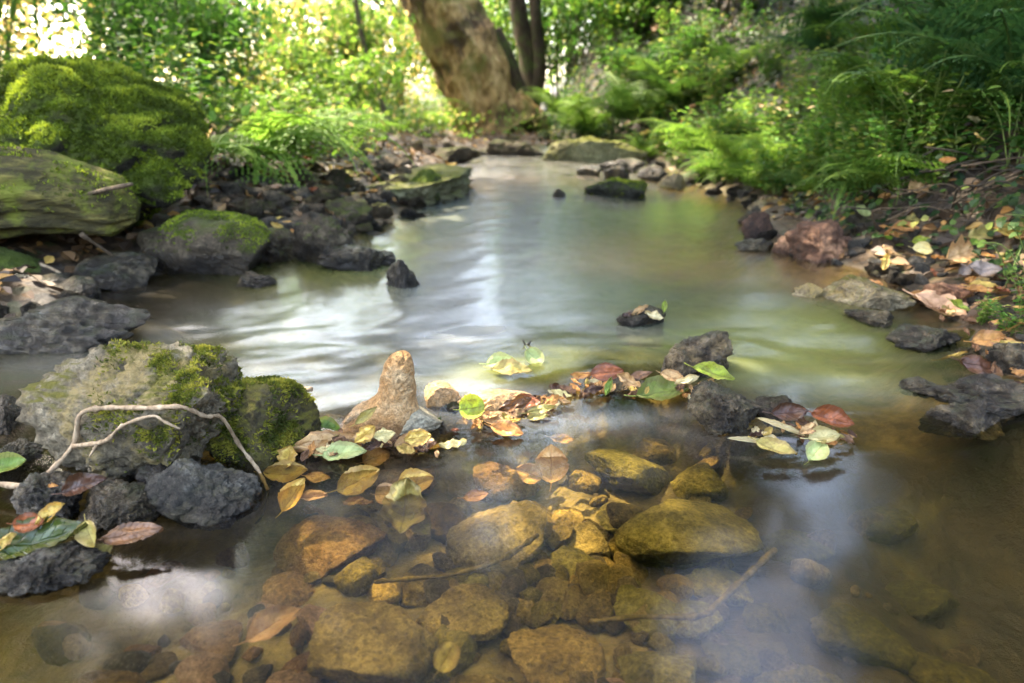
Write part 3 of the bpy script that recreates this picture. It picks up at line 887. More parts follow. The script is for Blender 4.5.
# ------------------------------------------------------------------ submerged stones
SUB = [
    (330, 530, 106, 54, 'r', 'flat reddish brown stone under water below the floating leaves', .0),
    (428, 556, 56, 32, 'o', 'box-shaped tan stone under water below the large crinkled leaf', .6),
    (381, 564, 36, 30, 'o', 'tilted oval stone under water left of the box-shaped stone', 0),
    (374, 632, 118, 100, 'o', 'largest rough yellow-olive stone under water at the bottom middle', .1),
    (461, 591, 92, 46, 'o', 'long rounded olive stone under water below the sunken stick', .1),
    (446, 622, 60, 52, 'g', 'mottled stone under water wedged beside the largest yellow-olive stone', .2),
    (495, 524, 104, 74, 'o', 'big peaked olive stone under water below the pair of tan leaves', .1),
    (480, 668, 64, 32, 'o', 'low yellowish stone under water at the bottom frame edge', .1),
    (284, 662, 62, 42, 'p', 'purple-brown stone under water at the bottom left of the largest stone', .1),
    (316, 600, 44, 40, 'p', 'greyish stone under water left of the largest stone', .1),
    (685, 520, 136, 88, 'g', 'biggest green-olive stone under water with a rusty lower edge', .0),
    (647, 592, 62, 52, 'g', 'square-edged flat stone under water right of the loose pebbles', .5),
    (698, 597, 52, 46, 'g', 'dark green triangular stone under water by the forked stick', .1),
    (557, 628, 96, 64, 'o', 'wide rough stone under water below the loose pebbles', .2),
    (660, 646, 80, 54, 'g', 'rounded stone under water below the forked stick', .0),
    (524, 665, 32, 28, 'o', 'small stone under water at the bottom edge left of the wide rough stone', .0),
    (558, 670, 44, 30, 'o', 'small tan stone under water at the bottom edge below the wide rough stone', .0),
    (580, 520, 54, 38, 'o', 'smooth olive stone under water beside the biggest green-olive stone', .0),
    (574, 545, 52, 40, 'g', 'dark mottled stone under water above the loose pebbles', .0),
    (592, 581, 42, 26, 'o', 'tilted oval stone under water among the loose pebbles', .2),
    (524, 579, 32, 28, 'o', 'round stone under water at the end of the sunken stick', .0),
    (626, 555, 32, 20, 'g', 'small flat stone under water below the biggest green-olive stone', .0),
    (503, 463, 66, 48, 'r', 'red-brown speckled stone under water left of the pair of tan leaves', .2),
    (632, 456, 92, 50, 'g', 'lumpy olive stone under water just inside the dam', .0),
    (656, 430, 48, 26, 'o', 'yellowish stone under water near the big green leaf', .0),
    (568, 492, 38, 24, 'o', 'small stone under water right of the pair of tan leaves', .0),
    (700, 465, 52, 44, 'g', 'bright algae-green stone under water below the humped crusted stone', .0),
    (585, 460, 32, 24, 'o', 'small olive stone under water left of the lumpy olive stone', .0),
    (205, 610, 66, 36, 'r', 'reddish stone under water below the wet stones on the left', .1),
    (197, 642, 56, 40, 'p', 'purple-grey stone under water in the sky reflection on the left', .1),
    (237, 671, 34, 26, 'r', 'orange-tan stone under water at the bottom left edge', .1),
    (102, 660, 76, 48, 'd', 'dark brown stone under water at the bottom left', .1),
    (147, 632, 42, 28, 'd', 'brown stone under water right of the speckled one', .1),
    (45, 668, 36, 24, 'p', 'pinkish stone under water in the bottom left corner', .1),
    (247, 624, 20, 18, 'r', 'small reddish stone under water right of the purple-grey stone', .0),
    (52, 612, 56, 30, 'd', 'speckled brown stone under water below the flat black rock', .1),
    (405, 470, 60, 40, 'r', 'brown stone under water behind the large crinkled leaf', .0),
    (445, 505, 52, 40, 'd', 'dark stone under water between the crinkled leaf and the peaked stone', .0),
    (350, 662, 40, 26, 'o', 'flat stone under water tucked below the largest stone', .0),
    (420, 660, 50, 28, 'o', 'yellow-brown stone under water at the bottom edge by the shell-like leaf', .0),
    (610, 662, 40, 30, 'p', 'grey stone under water left of the rounded stone', .0),
    (620, 500, 44, 30, 'g', 'olive stone under water against the left side of the biggest green-olive stone', .0),
    (540, 505, 34, 24, 'o', 'smooth little stone under water beneath the tan leaf stalk', .0),
    (265, 590, 46, 30, 'p', 'grey-brown stone under water at the rim of the sky reflection', .0),
    (720, 560, 60, 40, 'g', 'green stone under water beside the dark pool', .0),
    (470, 555, 44, 28, 'g', 'olive stone under water just above the sunken stick', .0),
    (290, 565, 56, 34, 'r', 'low reddish stone under water left of the tilted oval stone', .0),
]
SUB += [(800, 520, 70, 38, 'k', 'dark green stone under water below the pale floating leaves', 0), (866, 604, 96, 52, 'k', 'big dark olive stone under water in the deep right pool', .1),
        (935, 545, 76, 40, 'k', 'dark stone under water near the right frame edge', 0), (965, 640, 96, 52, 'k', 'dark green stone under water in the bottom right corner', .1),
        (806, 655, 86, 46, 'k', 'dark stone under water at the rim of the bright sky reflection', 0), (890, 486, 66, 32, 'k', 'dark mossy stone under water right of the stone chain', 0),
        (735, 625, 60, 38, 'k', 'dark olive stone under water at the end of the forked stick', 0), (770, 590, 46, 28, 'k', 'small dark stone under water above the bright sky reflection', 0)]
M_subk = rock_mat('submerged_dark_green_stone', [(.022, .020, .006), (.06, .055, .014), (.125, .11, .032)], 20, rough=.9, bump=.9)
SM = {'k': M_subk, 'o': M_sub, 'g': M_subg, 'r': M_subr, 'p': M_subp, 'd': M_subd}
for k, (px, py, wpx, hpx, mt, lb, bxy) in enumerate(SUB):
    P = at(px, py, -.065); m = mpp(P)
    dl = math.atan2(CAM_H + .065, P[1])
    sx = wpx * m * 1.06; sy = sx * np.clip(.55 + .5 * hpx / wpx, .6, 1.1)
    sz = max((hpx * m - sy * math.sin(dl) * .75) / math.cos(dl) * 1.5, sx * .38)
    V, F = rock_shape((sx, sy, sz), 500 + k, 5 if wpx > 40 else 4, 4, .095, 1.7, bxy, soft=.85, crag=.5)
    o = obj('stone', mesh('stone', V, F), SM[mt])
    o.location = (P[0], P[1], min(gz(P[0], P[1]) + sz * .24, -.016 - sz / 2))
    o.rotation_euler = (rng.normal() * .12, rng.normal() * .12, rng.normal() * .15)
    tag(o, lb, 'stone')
# pebbles filling the bed
cnt = 0
protos = []
for k in range(10):
    V, F = rock_shape((1, rng.uniform(.65, .95), rng.uniform(.45, .7)), 900 + k, 4, 4, .09, 1.6, rng.choice([0, .3]), soft=.85, crag=.4)
    protos.append((V, F))
pm = {}
def pebble_mesh(k, mk):
    if (k, mk) not in pm:
        V, F = protos[k]
        me = mesh('pebble', V, F); me.materials.append(PEBM[mk]); pm[(k, mk)] = me
    return pm[(k, mk)]
def scaled_rock(name, c): return rock_mat(name, c, 1.7, rough=.9, bump=.8)
PEBM = {'v': scaled_rock('green_pebble', [(.06, .05, .012), (.15, .12, .025), (.28, .22, .06)]),
        'o': scaled_rock('olive_pebble', [(.075, .053, .018), (.21, .152, .052), (.38, .29, .11)]),
        'r': scaled_rock('reddish_pebble', [(.065, .036, .016), (.16, .092, .042), (.26, .165, .08)]),
        'd': scaled_rock('dark_pebble', [(.02, .018, .014), (.05, .045, .035), (.13, .12, .10)]),
        'b': scaled_rock('brown_pebble', [(.035, .025, .015), (.09, .07, .045), (.22, .18, .12)])}
for i in range(290):
    px, py = rng.uniform(200, 735), rng.uniform(455, 690)
    if i % 4 == 0: px, py = rng.uniform(10, 1000), rng.uniform(500, 690)
    elif rng.uniform() < .25: px, py = rng.normal(560, 35), rng.normal(575, 25)
    P = at(px, py, -.09); s = mpp(P) * rng.uniform(1, 2.6)**2 * 7
    mk = 'b' if px > 740 else rng.choice(['r', 'd', 'o'], p=[.55, .2, .25]) if px < 330 else rng.choice(['o', 'v', 'b'], p=[.5, .3, .2])
    o = obj('pebble', pebble_mesh(rng.integers(10), mk))
    o.location = (P[0], P[1], gz(P[0], P[1]) + s * .2)
    o.scale = (s, s, s); o.rotation_euler = (rng.normal() * .3, rng.normal() * .3, rng.uniform(0, 6.28))
    tag(o, 'small pebble under water in the gaps between the larger stones', 'pebble', 'pebbles on the stream bed')
for i in range(190):                      # stones among the left bar
    px, py = rng.uniform(190, 440), rng.uniform(168, 262)
    if py < 255 - (px - 200) * .0 and px > 380 and py > 205: continue
    P = ground(px, py)
    if sdf(P[:1], P[1:2])[0] < -.03: continue
    s = mpp(P) * rng.uniform(8, 26)
    o = obj('small_stone', pebble_mesh(rng.integers(10), rng.choice(['b', 'd', 'b'])))
    o.location = (P[0], P[1], P[2] + s * .12); o.scale = (s, s, s); o.rotation_euler = (rng.normal() * .3, rng.normal() * .3, rng.uniform(0, 6.28))
    tag(o, 'small brown or grey stone filling the bar of rocks on the left bank', 'small stone', 'small stones of the left bar')
for i in range(80):                      # right shore stones
    px = rng.uniform(745, 1030); py = 205 + (px - 745) * .33 + rng.normal() * 22
    P = ground(px, py)
    s = mpp(P) * rng.uniform(7, 20)
    o = obj('small_stone', pebble_mesh(rng.integers(10), rng.choice(['b', 'd', 'd'])))
    o.location = (P[0], P[1], P[2] + s * .12); o.scale = (s, s, s); o.rotation_euler = (rng.normal() * .3, rng.normal() * .3, rng.uniform(0, 6.28))
    tag(o, 'small dark stone in the muddy strip along the right shore', 'small stone', 'small stones of the right shore')

# ------------------------------------------------------------------ fallen leaves
def blade(L, asp, kind='ovate', curl=.15, bend=.1, wr=.05, seed=0, stalk=.25):
    r = np.random.default_rng(seed)
    nu, nv = 22, 11
    u = np.linspace(0, 1, nu); v = np.linspace(-1, 1, nv)
    U, Vv = np.meshgrid(u, v, indexing='ij')
    if kind == 'ovate': w = np.sin(np.pi * np.clip(u, 0, 1)**.85)**.75
    elif kind == 'round': w = np.sqrt(np.maximum(0, 1 - (2 * u - 1)**2))**.9
    elif kind == 'long': w = np.sin(np.pi * u**.9)**1.05
    elif kind == 'lobed': w = np.sin(np.pi * u**.8)**.6 * (.62 + .38 * np.abs(np.sin(u * np.pi * 2.6 + .5)))
    else: w = np.sin(np.pi * u)**.7 * (.75 + .35 * noise3(np.stack([u * 5, 0 * u, 0 * u + seed], 1)))
    w = w * (1 + .06 * noise3(np.stack([u * 31, 0 * u + 8, 0 * u + seed], 1)) + .11 * noise3(np.stack([u * 14, 0 * u + 3, 0 * u + seed], 1)))
    w = np.maximum(w, .02)
    X = U * 1.0
    Yy = Vv * (w[:, None] * asp * .5)
    if kind == 'lobed': X = X + np.abs(Vv) * .12 * w[:, None]
    if kind == 'roll':
        th = Vv * 2.6; rad = w[:, None] * asp * .16
        Yy = np.sin(th) * rad; Zz = rad - np.cos(th) * rad
    else:
        Zz = curl * asp * (np.abs(Vv)**1.6) * w[:, None] + bend * ((U - .5)**2 * 4 - 0) * .5
        Zz = Zz + wr * fbm(np.stack([U.ravel() * 3, Vv.ravel() * 1.5, 0 * U.ravel() + seed * 1.7], 1), 3).reshape(U.shape)
        Zz = Zz + .012 * np.cos((U - np.abs(Vv) * .22) * 9 * 2 * np.pi) * (np.abs(Vv) > .05)
    V = np.stack([X - .5, Yy, Zz], -1).reshape(-1, 3) * L
    i, j = np.meshgrid(np.arange(nu - 1), np.arange(nv - 1), indexing='ij')
    a = (i * nv + j).ravel()
    F = np.stack([a, a + nv, a + nv + 1, a + 1], 1)
    uv = np.stack([U, Vv, 0 * U], -1).reshape(-1, 3)
    fs = [F]
    if stalk:
        c = V[(nv // 2)]
        tv, tf = tube(spline([c + [0.03 * L, 0, 0], c + [-stalk * .5 * L, .02 * L, 0], c + [-stalk * L, .05 * L, .01 * L]], 5), [.018 * L, .014 * L, .013 * L, .012 * L, .014 * L], 5)
        fs[0] = np.concatenate([F, tf[0] + len(V)]); fs.append(tf[1] + len(V))
        V = np.concatenate([V, tv]); uv = np.concatenate([uv, np.tile([[.3, .3, 0]], (len(tv), 1))])
    return mesh('leaf', V, fs, True, {'uvl': uv})


W_, U_ = 'w', 'u'
LEAVES = [  # px, py, len px, angle, aspect, tilt, height(w = on water, u = under, number = z), kind, colour, label
    (257, 461, 30, 20, .5, 30, W_, 'ovate', 'olive', 'olive-yellow leaf caught at the tip of the mossy boulder'),
    (289, 460, 24, 80, .9, 55, W_, 'crumple', 'yellow', 'crumpled yellow leaf beside the end of the wet root'),
    (326, 451, 74, 8, .32, 35, W_, 'crumple', 'tan', 'long curled tan leaf lying across the dam left of the pinnacle'),
    (300, 447, 40, 5, .3, 30, W_, 'long', 'brown', 'thin brown leaf tucked behind the long curled tan leaf'),
    (366, 437, 25, 40, .8, 60, .035, 'crumple', 'yellow', 'yellow folded leaf at the foot of the tan pinnacle'),
    (385, 438, 23, 10, .7, 50, .03, 'crumple', 'pale', 'pale yellow scrap of leaf under the grey-green stone'),
    (345, 458, 44, 8, .42, 32, W_, 'ovate', 'palegreen', 'pale floating leaf with greenish end in front of the long tan leaf'),
    (376, 457, 28, 25, .8, 35, U_, 'round', 'tan', 'round tan leaf half under water below the pale scrap'),
    (287, 474, 44, 4, .45, 30, U_, 'ovate', 'yellow', 'long yellow leaf under water below the crumpled yellow one'),
    (318, 478, 26, -6, .4, 25, U_, 'ovate', 'tan', 'small pointed tan leaf under water right of the long yellow one'),
    (359, 481, 46, 30, .6, 35, U_, 'ovate', 'yellow', 'broad tan-yellow leaf with bold veins under water, tip down left'),
    (294, 495, 38, 62, .62, 45, U_, 'ovate', 'yellow', 'brown-yellow oval leaf with bold veins under water, tip up'),
    (314, 497, 28, 6, .4, 25, U_, 'ovate', 'pink', 'pinkish pointed leaf under water beside the oval veined one'),
    (358, 502, 30, 2, .35, 25, U_, 'crumple', 'tan', 'torn tan strip of leaf under water below the broad veined leaf'),
    (386, 495, 22, 0, .9, 40, U_, 'round', 'tan', 'small round buff leaf under water at the left of the large crinkled leaf'),
    (405, 505, 54, 85, 1.0, 60, U_, 'crumple', 'olive', 'large crinkled olive-yellow leaf under water, biggest of the pool'),
    (416, 484, 38, 15, .6, 40, U_, 'ovate', 'yellow', 'bright yellow leaf on top of the large crinkled leaf'),
    (422, 528, 26, -50, .75, 40, -.045, 'ovate', 'olive', 'small oval leaf under water below the large crinkled leaf'),
    (327, 433, 34, -14, .5, 25, W_, 'ovate', 'green', 'green translucent leaf lying behind the long curled tan leaf'),
    (367, 419, 28, 40, .32, 55, .05, 'long', 'olive', 'narrow yellow-green leaf leaning on the slope of the pinnacle'),
    (327, 423, 14, 0, .6, 40, W_, 'crumple', 'rust', 'tiny red-brown leaf by the tip of the mossy boulder'),
    (418, 441, 28, 10, .8, 55, .035, 'crumple', 'yellow', 'crumpled pale yellow leaf in front of the grey-green stone'),
    (472, 411, 26, 10, .8, 55, .045, 'round', 'lime', 'bright lime leaf with brown spots on the dam'),
    (453, 447, 28, 8, .4, 28, W_, 'crumple', 'pale', 'thin pale leaf floating below the lime leaf'),
    (455, 431, 9, 0, .7, 40, W_, 'crumple', 'rust', 'tiny brown fragment floating in the white patch of water'),
    (436, 427, 20, 60, .3, 50, W_, 'long', 'darkgreen', 'dark green strip of leaf on the right of the grey-green stone'),
    (515, 408, 36, 20, .5, 60, .05, 'crumple', 'brown', 'curled brown leaf standing up on the dam right of the lime leaf'),
    (541, 413, 32, 14, .35, 40, .04, 'long', 'olive', 'olive leaf edge-on above the brown curled leaf'),
    (501, 424, 40, -4, .45, 30, W_, 'ovate', 'tan', 'light tan leaf flat on the water below the brown curled leaf'),
    (507, 434, 34, -14, .5, 40, W_, 'ovate', 'orange', 'orange-brown leaf dipping under water above the speckled stone'),
    (538, 419, 22, 10, .5, 35, W_, 'ovate', 'olive', 'small olive leaf right of the light tan leaf'),
    (485, 408, 24, 25, .45, 45, .04, 'crumple', 'tan', 'tan leaf scrap between the lime leaf and the curled brown leaf'),
    (528, 404, 26, -12, .45, 45, .045, 'ovate', 'rust', 'reddish brown leaf at the back of the leaf heap on the dam'),
    (607, 376, 34, 6, .5, 55, .055, 'ovate', 'rust', 'rust-red leaf on top of the low stone of the dam'),
    (581, 378, 22, 0, .5, 40, .04, 'crumple', 'orange', 'small orange leaf left of the rust-red leaf'),
    (608, 389, 20, 70, .5, 55, .035, 'crumple', 'green', 'torn green leaf scrap under the rust-red leaf'),
    (628, 384, 26, -30, .5, 50, .045, 'crumple', 'tan', 'tan leaf scrap right of the rust-red leaf'),
    (640, 378, 24, 10, .4, 45, .045, 'long', 'brown', 'narrow brown leaf beside the tan scrap on the dam'),
    (662, 400, 54, 8, .55, 22, -.008, 'ovate', 'olivegreen', 'large green leaf just under the water right of the dam leaves'),
    (501, 366, 30, 8, .6, 35, W_, 'ovate', 'palegreen', 'pale green leaf awash behind the lime leaf'),
    (512, 374, 40, -6, .5, 25, W_, 'ovate', 'olive', 'olive-green leaf awash below the pale green one'),
    (534, 361, 22, -50, .7, 50, W_, 'round', 'palegreen', 'small pale leaf awash by the tiny black twig'),
    (551, 467, 38, 90, .78, 66, -.018, 'ovate', 'tan', 'tan veined leaf standing upright under water, stalk down'),
    (529, 476, 28, 158, .65, 60, -.02, 'ovate', 'tan', 'smaller tan leaf under water touching the upright one'),
    (562, 440, 24, -6, .5, 35, U_, 'ovate', 'tan', 'half hidden tan leaf under water below the smooth overflow'),
    (476, 496, 26, 12, .5, 40, U_, 'ovate', 'orange', 'orange-tan leaf edge under water left of the peaked stone'),
    (713, 378, 42, -18, .45, 40, .06, 'ovate', 'lime', 'bright yellow-green leaf between the two dark stones of the right chain'),
    (704, 391, 28, 40, .5, 40, .04, 'crumple', 'tan', 'tan scrap of leaf left of the humped crusted stone'),
    (686, 384, 26, 15, .4, 40, .045, 'crumple', 'cream', 'cream strip of leaf below the small dark stone'),
    (672, 380, 24, -20, .5, 45, .045, 'ovate', 'tan', 'tan leaf on the water by the small dark stone'),
    (780, 432, 48, -24, .5, 40, .02, 'roll', 'cream', 'cream rolled leaf in front of the red-brown leaf'),
    (747, 445, 40, -8, .5, 35, .006, 'roll', 'cream', 'cream rolled leaf floating below the humped crusted stone'),
    (775, 454, 40, -22, .5, 26, W_, 'ovate', 'olive', 'pale olive leaf flat on the water beside the floating rolled leaf'),
    (823, 441, 34, 8, .5, 32, .014, 'ovate', 'pale', 'pale yellow oval leaf at the right end of the stone chain'),
    (816, 455, 30, 45, .7, 30, W_, 'ovate', 'palegreen', 'pale green leaf floating below the pale yellow oval one'),
    (788, 417, 38, 4, .55, 50, .05, 'ovate', 'dark', 'dark red-brown glossy leaf on the right stone chain'),
    (831, 424, 42, -16, .55, 45, .04, 'ovate', 'rust', 'dark rust leaf at the right end of the stone chain'),
    (808, 432, 22, 20, .6, 40, .03, 'crumple', 'tan', 'small tan scrap between the dark leaves of the right chain'),
    (846, 440, 18, -40, .6, 40, .012, 'crumple', 'brown', 'small brown leaf at the outermost tip of the right chain'),
    (800, 424, 24, -30, .5, 45, .035, 'crumple', 'brown', 'brown scrap of leaf under the dark red-brown glossy leaf'),
    (640, 312, 20, 30, .5, 50, .06, 'crumple', 'tan', 'tan leaf caught on the small mid-stream stone'),
    (654, 318, 20, -20, .5, 50, .05, 'crumple', 'cream', 'cream leaf caught on the right of the small mid-stream stone'),
    (628, 316, 14, 10, .5, 50, .05, 'crumple', 'dark', 'dark leaf caught on the left of the small mid-stream stone'),
    (664, 308, 14, 80, .4, 60, .06, 'long', 'lime', 'yellow-green blade of leaf upright on the small mid-stream stone'),
    (40, 552, 100, 16, .36, 22, .012, 'ovate', 'darkgreen', 'very large dark green leaf lying on the pool at the left edge'),
    (85, 490, 44, 20, .45, 45, .06, 'ovate', 'dark', 'dark brown leaf on the black stones before the grey boulder'),
    (51, 517, 30, 45, .6, 50, .05, 'crumple', 'yellow', 'yellow-brown curled leaf on the black pitted stone'),
    (32, 527, 30, 5, .6, 40, .04, 'ovate', 'rust', 'rust leaf under the yellow-brown curled one'),
    (90, 537, 30, -60, .6, 50, .03, 'ovate', 'olive', 'folded yellow-brown leaf at the tip of the very large green leaf'),
    (134, 540, 58, 13, .38, 30, .02, 'ovate', 'brown', 'long brown leaf at the pool edge below the wet stones'),
    (103, 557, 26, 50, .7, 35, W_, 'ovate', 'olive', 'olive leaf floating under the long brown leaf'),
    (6, 545, 24, 50, .6, 45, .03, 'crumple', 'yellow', 'yellow-brown leaf at the left frame edge by the very large green leaf'),
    (53, 487, 10, 0, .6, 40, .07, 'crumple', 'orange', 'tiny orange leaf fragment on the black stones'),
    (10, 470, 34, 20, .7, 30, .03, 'ovate', 'green', 'bright green leaf behind the bare branch at the left frame edge'),
    (447, 660, 30, 60, .8, 40, -.035, 'round', 'olive', 'shell-like olive leaf under water at the bottom edge'),
    (275, 630, 58, 32, .5, 30, -.04, 'ovate', 'pink', 'pinkish pointed leaf under water in the sky reflection'),
    # right shore
    (950, 266, 30, 20, .9, 50, 'g', 'lobed', 'tan', 'tan lobed leaf propped on the black stone of the right shore'),
    (976, 271, 28, -14, .18, 30, 'g', 'long', 'orange', 'thin orange leaf right of the tan lobed leaf'),
    (972, 282, 32, -5, .6, 45, 'g', 'ovate', 'grey', 'grey wet leaf under the tan lobed leaf'),
    (954, 283, 18, 40, .6, 45, 'g', 'ovate', 'grey', 'small grey leaf left of the grey wet leaf'),
    (928, 323, 52, -24, .5, 40, 'g', 'lobed', 'pink', 'large pinkish tan leaf on the right shore beside the weeds'),
    (948, 322, 22, -36, .4, 45, 'g', 'long', 'lime', 'yellow-green leaf behind the large pinkish leaf'),
    (973, 297, 28, -3, .35, 35, 'g', 'ovate', 'yellow', 'yellow leaf above the orange-yellow one on the right shore'),
    (970, 303, 30, -10, .35, 35, 'g', 'ovate', 'orange', 'orange-yellow leaf on the wet sand of the right shore'),
    (878, 273, 18, 70, .7, 55, 'g', 'crumple', 'yellow', 'small yellow leaf sticking up in the right shallows'),
    (1003, 247, 34, -10, .6, 45, 'g', 'lobed', 'yellow', 'yellow lobed leaf at the right frame edge'),
    (1008, 240, 30, 15, .45, 45, 'g', 'long', 'green', 'curled green leaf above the yellow lobed leaf'),
    (972, 246, 30, 12, .6, 45, 'g', 'lobed', 'olive', 'olive lobed leaf left of the yellow lobed leaf'),
    (897, 242, 26, -4, .5, 45, 'g', 'ovate', 'orange', 'bright orange leaf behind the dark block'),
    (856, 229, 18, -30, .6, 55, 'g', 'ovate', 'palegreen', 'pale green leaf on top of the dark block'),
    (878, 206, 14, 10, .6, 50, 'g', 'crumple', 'orange', 'small orange leaf under the right bank weeds'),
    (908, 211, 24, 20, .8, 50, 'g', 'lobed', 'tan', 'tan lobed leaf in front of the brushwood'),
    (912, 254, 18, 10, .6, 50, 'g', 'ovate', 'lime', 'yellow-green leaf on the right shore mud'),
    (915, 260, 20, -10, .6, 50, 'g', 'ovate', 'pale', 'pale leaf below the yellow-green leaf on the right shore mud'),
    (995, 271, 22, -30, .6, 50, 'g', 'crumple', 'olive', 'olive crumpled leaf right of the thin orange leaf'),
    (1021, 310, 14, 0, .6, 45, 'g', 'ovate', 'orange', 'orange leaf at the right frame edge above the weeds'),
    (974, 356, 34, 8, .5, 40, 'g', 'ovate', 'orange', 'orange-brown leaf below the weeds'),
    (997, 357, 28, -4, .4, 40, 'g', 'ovate', 'yellow', 'yellow-orange leaf below the weeds at the right edge'),
    (965, 381, 38, -16, .5, 40, 'g', 'ovate', 'dark', 'dark red-brown leaf on the broad wet stone at the right edge'),
    (1018, 391, 20, 10, .6, 45, 'g', 'ovate', 'tan', 'tan leaf at the right edge on the broad wet stone'),
    (942, 367, 34, 16, .12, 35, 'g', 'long', 'yellow', 'thin yellow leaf stalk pointing over the water'),
    (858, 298, 30, -6, .5, 40, 'g', 'lobed', 'orange', 'orange-tan leaf awash left of the low mossy stone'),
    (915, 311, 30, -20, .4, 40, 'g', 'ovate', 'orange', 'orange leaf behind the large pinkish leaf'),
    # left bar
    (316, 198, 10, 20, .6, 50, 'g', 'crumple', 'rust', 'rust leaf on the left bar behind the dark pitted rock'),
    (296, 243, 14, 0, .6, 50, 'g', 'crumple', 'orange', 'orange leaf beside the pointed olive rock'),
    (282, 238, 14, -20, .6, 50, 'g', 'crumple', 'yellow', 'yellow leaf left of the pointed olive rock'),
    (262, 257, 16, 10, .6, 50, 'g', 'ovate', 'yellow', 'yellow leaf at the water edge of the left bar'),
    (280, 196, 12, 10, .6, 50, 'g', 'crumple', 'pink', 'pinkish leaf under the drooping fern tips'),
    (227, 222, 14, 60, .6, 50, 'g', 'crumple', 'tan', 'tan leaf on the stones above the broad dark rock'),
    (452, 171, 12, 10, .6, 50, 'g', 'crumple', 'yellow', 'yellow leaf on the tip of the flat pale slab'),
    (310, 165, 12, 10, .6, 50, 'g', 'crumple', 'rust', 'red-brown leaf by the mossy dark rock of the left bar'),
]
ASPECT_GAIN = 1.0
for k, (px, py, Lp, an, asp, tilt, zz, kind, colr, lb) in enumerate(LEAVES):
    if zz == 'w': z = wl(px, py) + .002
    elif zz == 'u': z = -.012
    elif zz == 'g': z = None
    else: z = zz
    P = ground(px, py) if z is None else at(px, py, z)
    L = Lp * mpp(P)
    me = blade(L, asp * rng.uniform(.9, 1.2), kind, rng.uniform(.05, .42), rng.uniform(-.1, .3), .15 if kind != 'crumple' else .32, 100 + k, .22 if kind not in ('roll', 'crumple') else 0)
    o = obj('leaf', me, LM[colr])
    lift = L * .12
    if z is None: P = P + [0, -.03, .03]
    o.location = (P[0], P[1], P[2] + (lift if zz not in ('u',) else 0))
    a = R(an)
    Rm = Matrix.Rotation(R(tilt), 4, 'X') @ Matrix.Rotation(math.atan2(math.sin(a) * 1.0, math.cos(a)), 4, 'Z')
    o.rotation_euler = Rm.to_euler()
    tag(o, lb, 'leaf')

RDG = [(880, 250), (930, 268), (985, 285), (1020, 300), (960, 318), (990, 345), (1010, 370), (970, 360), (1015, 395)]
DAM = [(300, 452), (330, 446), (365, 440), (420, 446), (470, 420), (505, 415), (545, 402), (585, 386), (625, 386), (660, 386), (690, 390), (740, 432), (790, 430), (840, 436)]
SCR = [blade(1.0, rng.uniform(.45, .75), 'crumple', .15, rng.uniform(0, .2), .3, 300 + k, 0) for k in range(10)]
for i in range(240):
    k = rng.integers(len(DAM)) if rng.uniform() < .5 else rng.integers(8); q = rng.uniform()
    a, b = DAM[k], DAM[min(k + 1, len(DAM) - 1)]
    if a[0] in (420, 690): b = a
    px, py = a[0] + (b[0] - a[0]) * q + rng.normal() * 6, a[1] + (b[1] - a[1]) * q + rng.normal() * 4
    z = wl(px, py) + rng.uniform(-.004, .022)
    P = at(px, py, z); L = mpp(P) * rng.uniform(7, 21)
    cn = ['tan', 'brown', 'yellow', 'tan', 'cream', 'olive', 'orange', 'brown', 'dark', 'pale'][rng.integers(10)]
    me = SCR[rng.integers(10)].copy(); me.materials.append(LM[cn])
    o = obj('leaf_scrap', me); o.location = P; o.scale = (L, L, L)
    o.rotation_euler = (R(rng.uniform(15, 55)), rng.normal() * .3, 0)
    o.rotation_euler = (Matrix.Rotation(R(rng.uniform(15, 55)), 4, 'X') @ Matrix.Rotation(rng.uniform(0, 6.28), 4, 'Z')).to_euler()
    tag(o, 'small scrap of dead leaf in the debris along the leafy dam', 'leaf', 'leaf scraps on the dam')

for i in range(46):
    px, py = np.array(RDG[rng.integers(len(RDG))]) + rng.normal(size=2) * [22, 9]
    P = ground(px, py); P[2] = max(P[2], wh0(P[0], P[1])) + rng.uniform(.004, .02); L = mpp(P) * rng.uniform(9, 26)
    me = SCR[rng.integers(10)].copy(); me.materials.append(LM[['tan', 'brown', 'rust', 'dark', 'orange', 'olive'][rng.integers(6)]])
    o = obj('leaf_scrap', me); o.location = P; o.scale = (L, L, L)
    o.rotation_euler = (Matrix.Rotation(R(rng.uniform(5, 45)), 4, 'X') @ Matrix.Rotation(rng.uniform(0, 6.28), 4, 'Z')).to_euler()
    tag(o, 'sodden scrap of leaf on the wet mud of the right shore', 'leaf', 'leaf scraps on the right shore')

# ------------------------------------------------------------------ twigs and branches
def twig(label, paths, mat, name='twig', cat='twig', group=None, seg=8, wob=.08):
    """paths: list of (points, r0, r1); the first is the twig, the others its forks"""
    root = None
    for pts, r0, r1 in paths:
        n_ = max(10, 6 * len(pts))
        sp = spline(pts, n_)
        V, F = tube(sp, np.linspace(r0, r1, n_) * (1 + .18 * rng.normal(size=n_)), seg, wob)
        if root is None:
            c0 = sp.mean(0)
            root = obj(name, mesh(name, V - c0, F), mat); root.location = c0
            tag(root, label, cat, group)
        else:
            b = obj('fork', mesh('fork', V - c0, F), mat, root)
    return root


def pts3(lst):
    return [at_y(px, py, Y) for px, py, Y in lst]


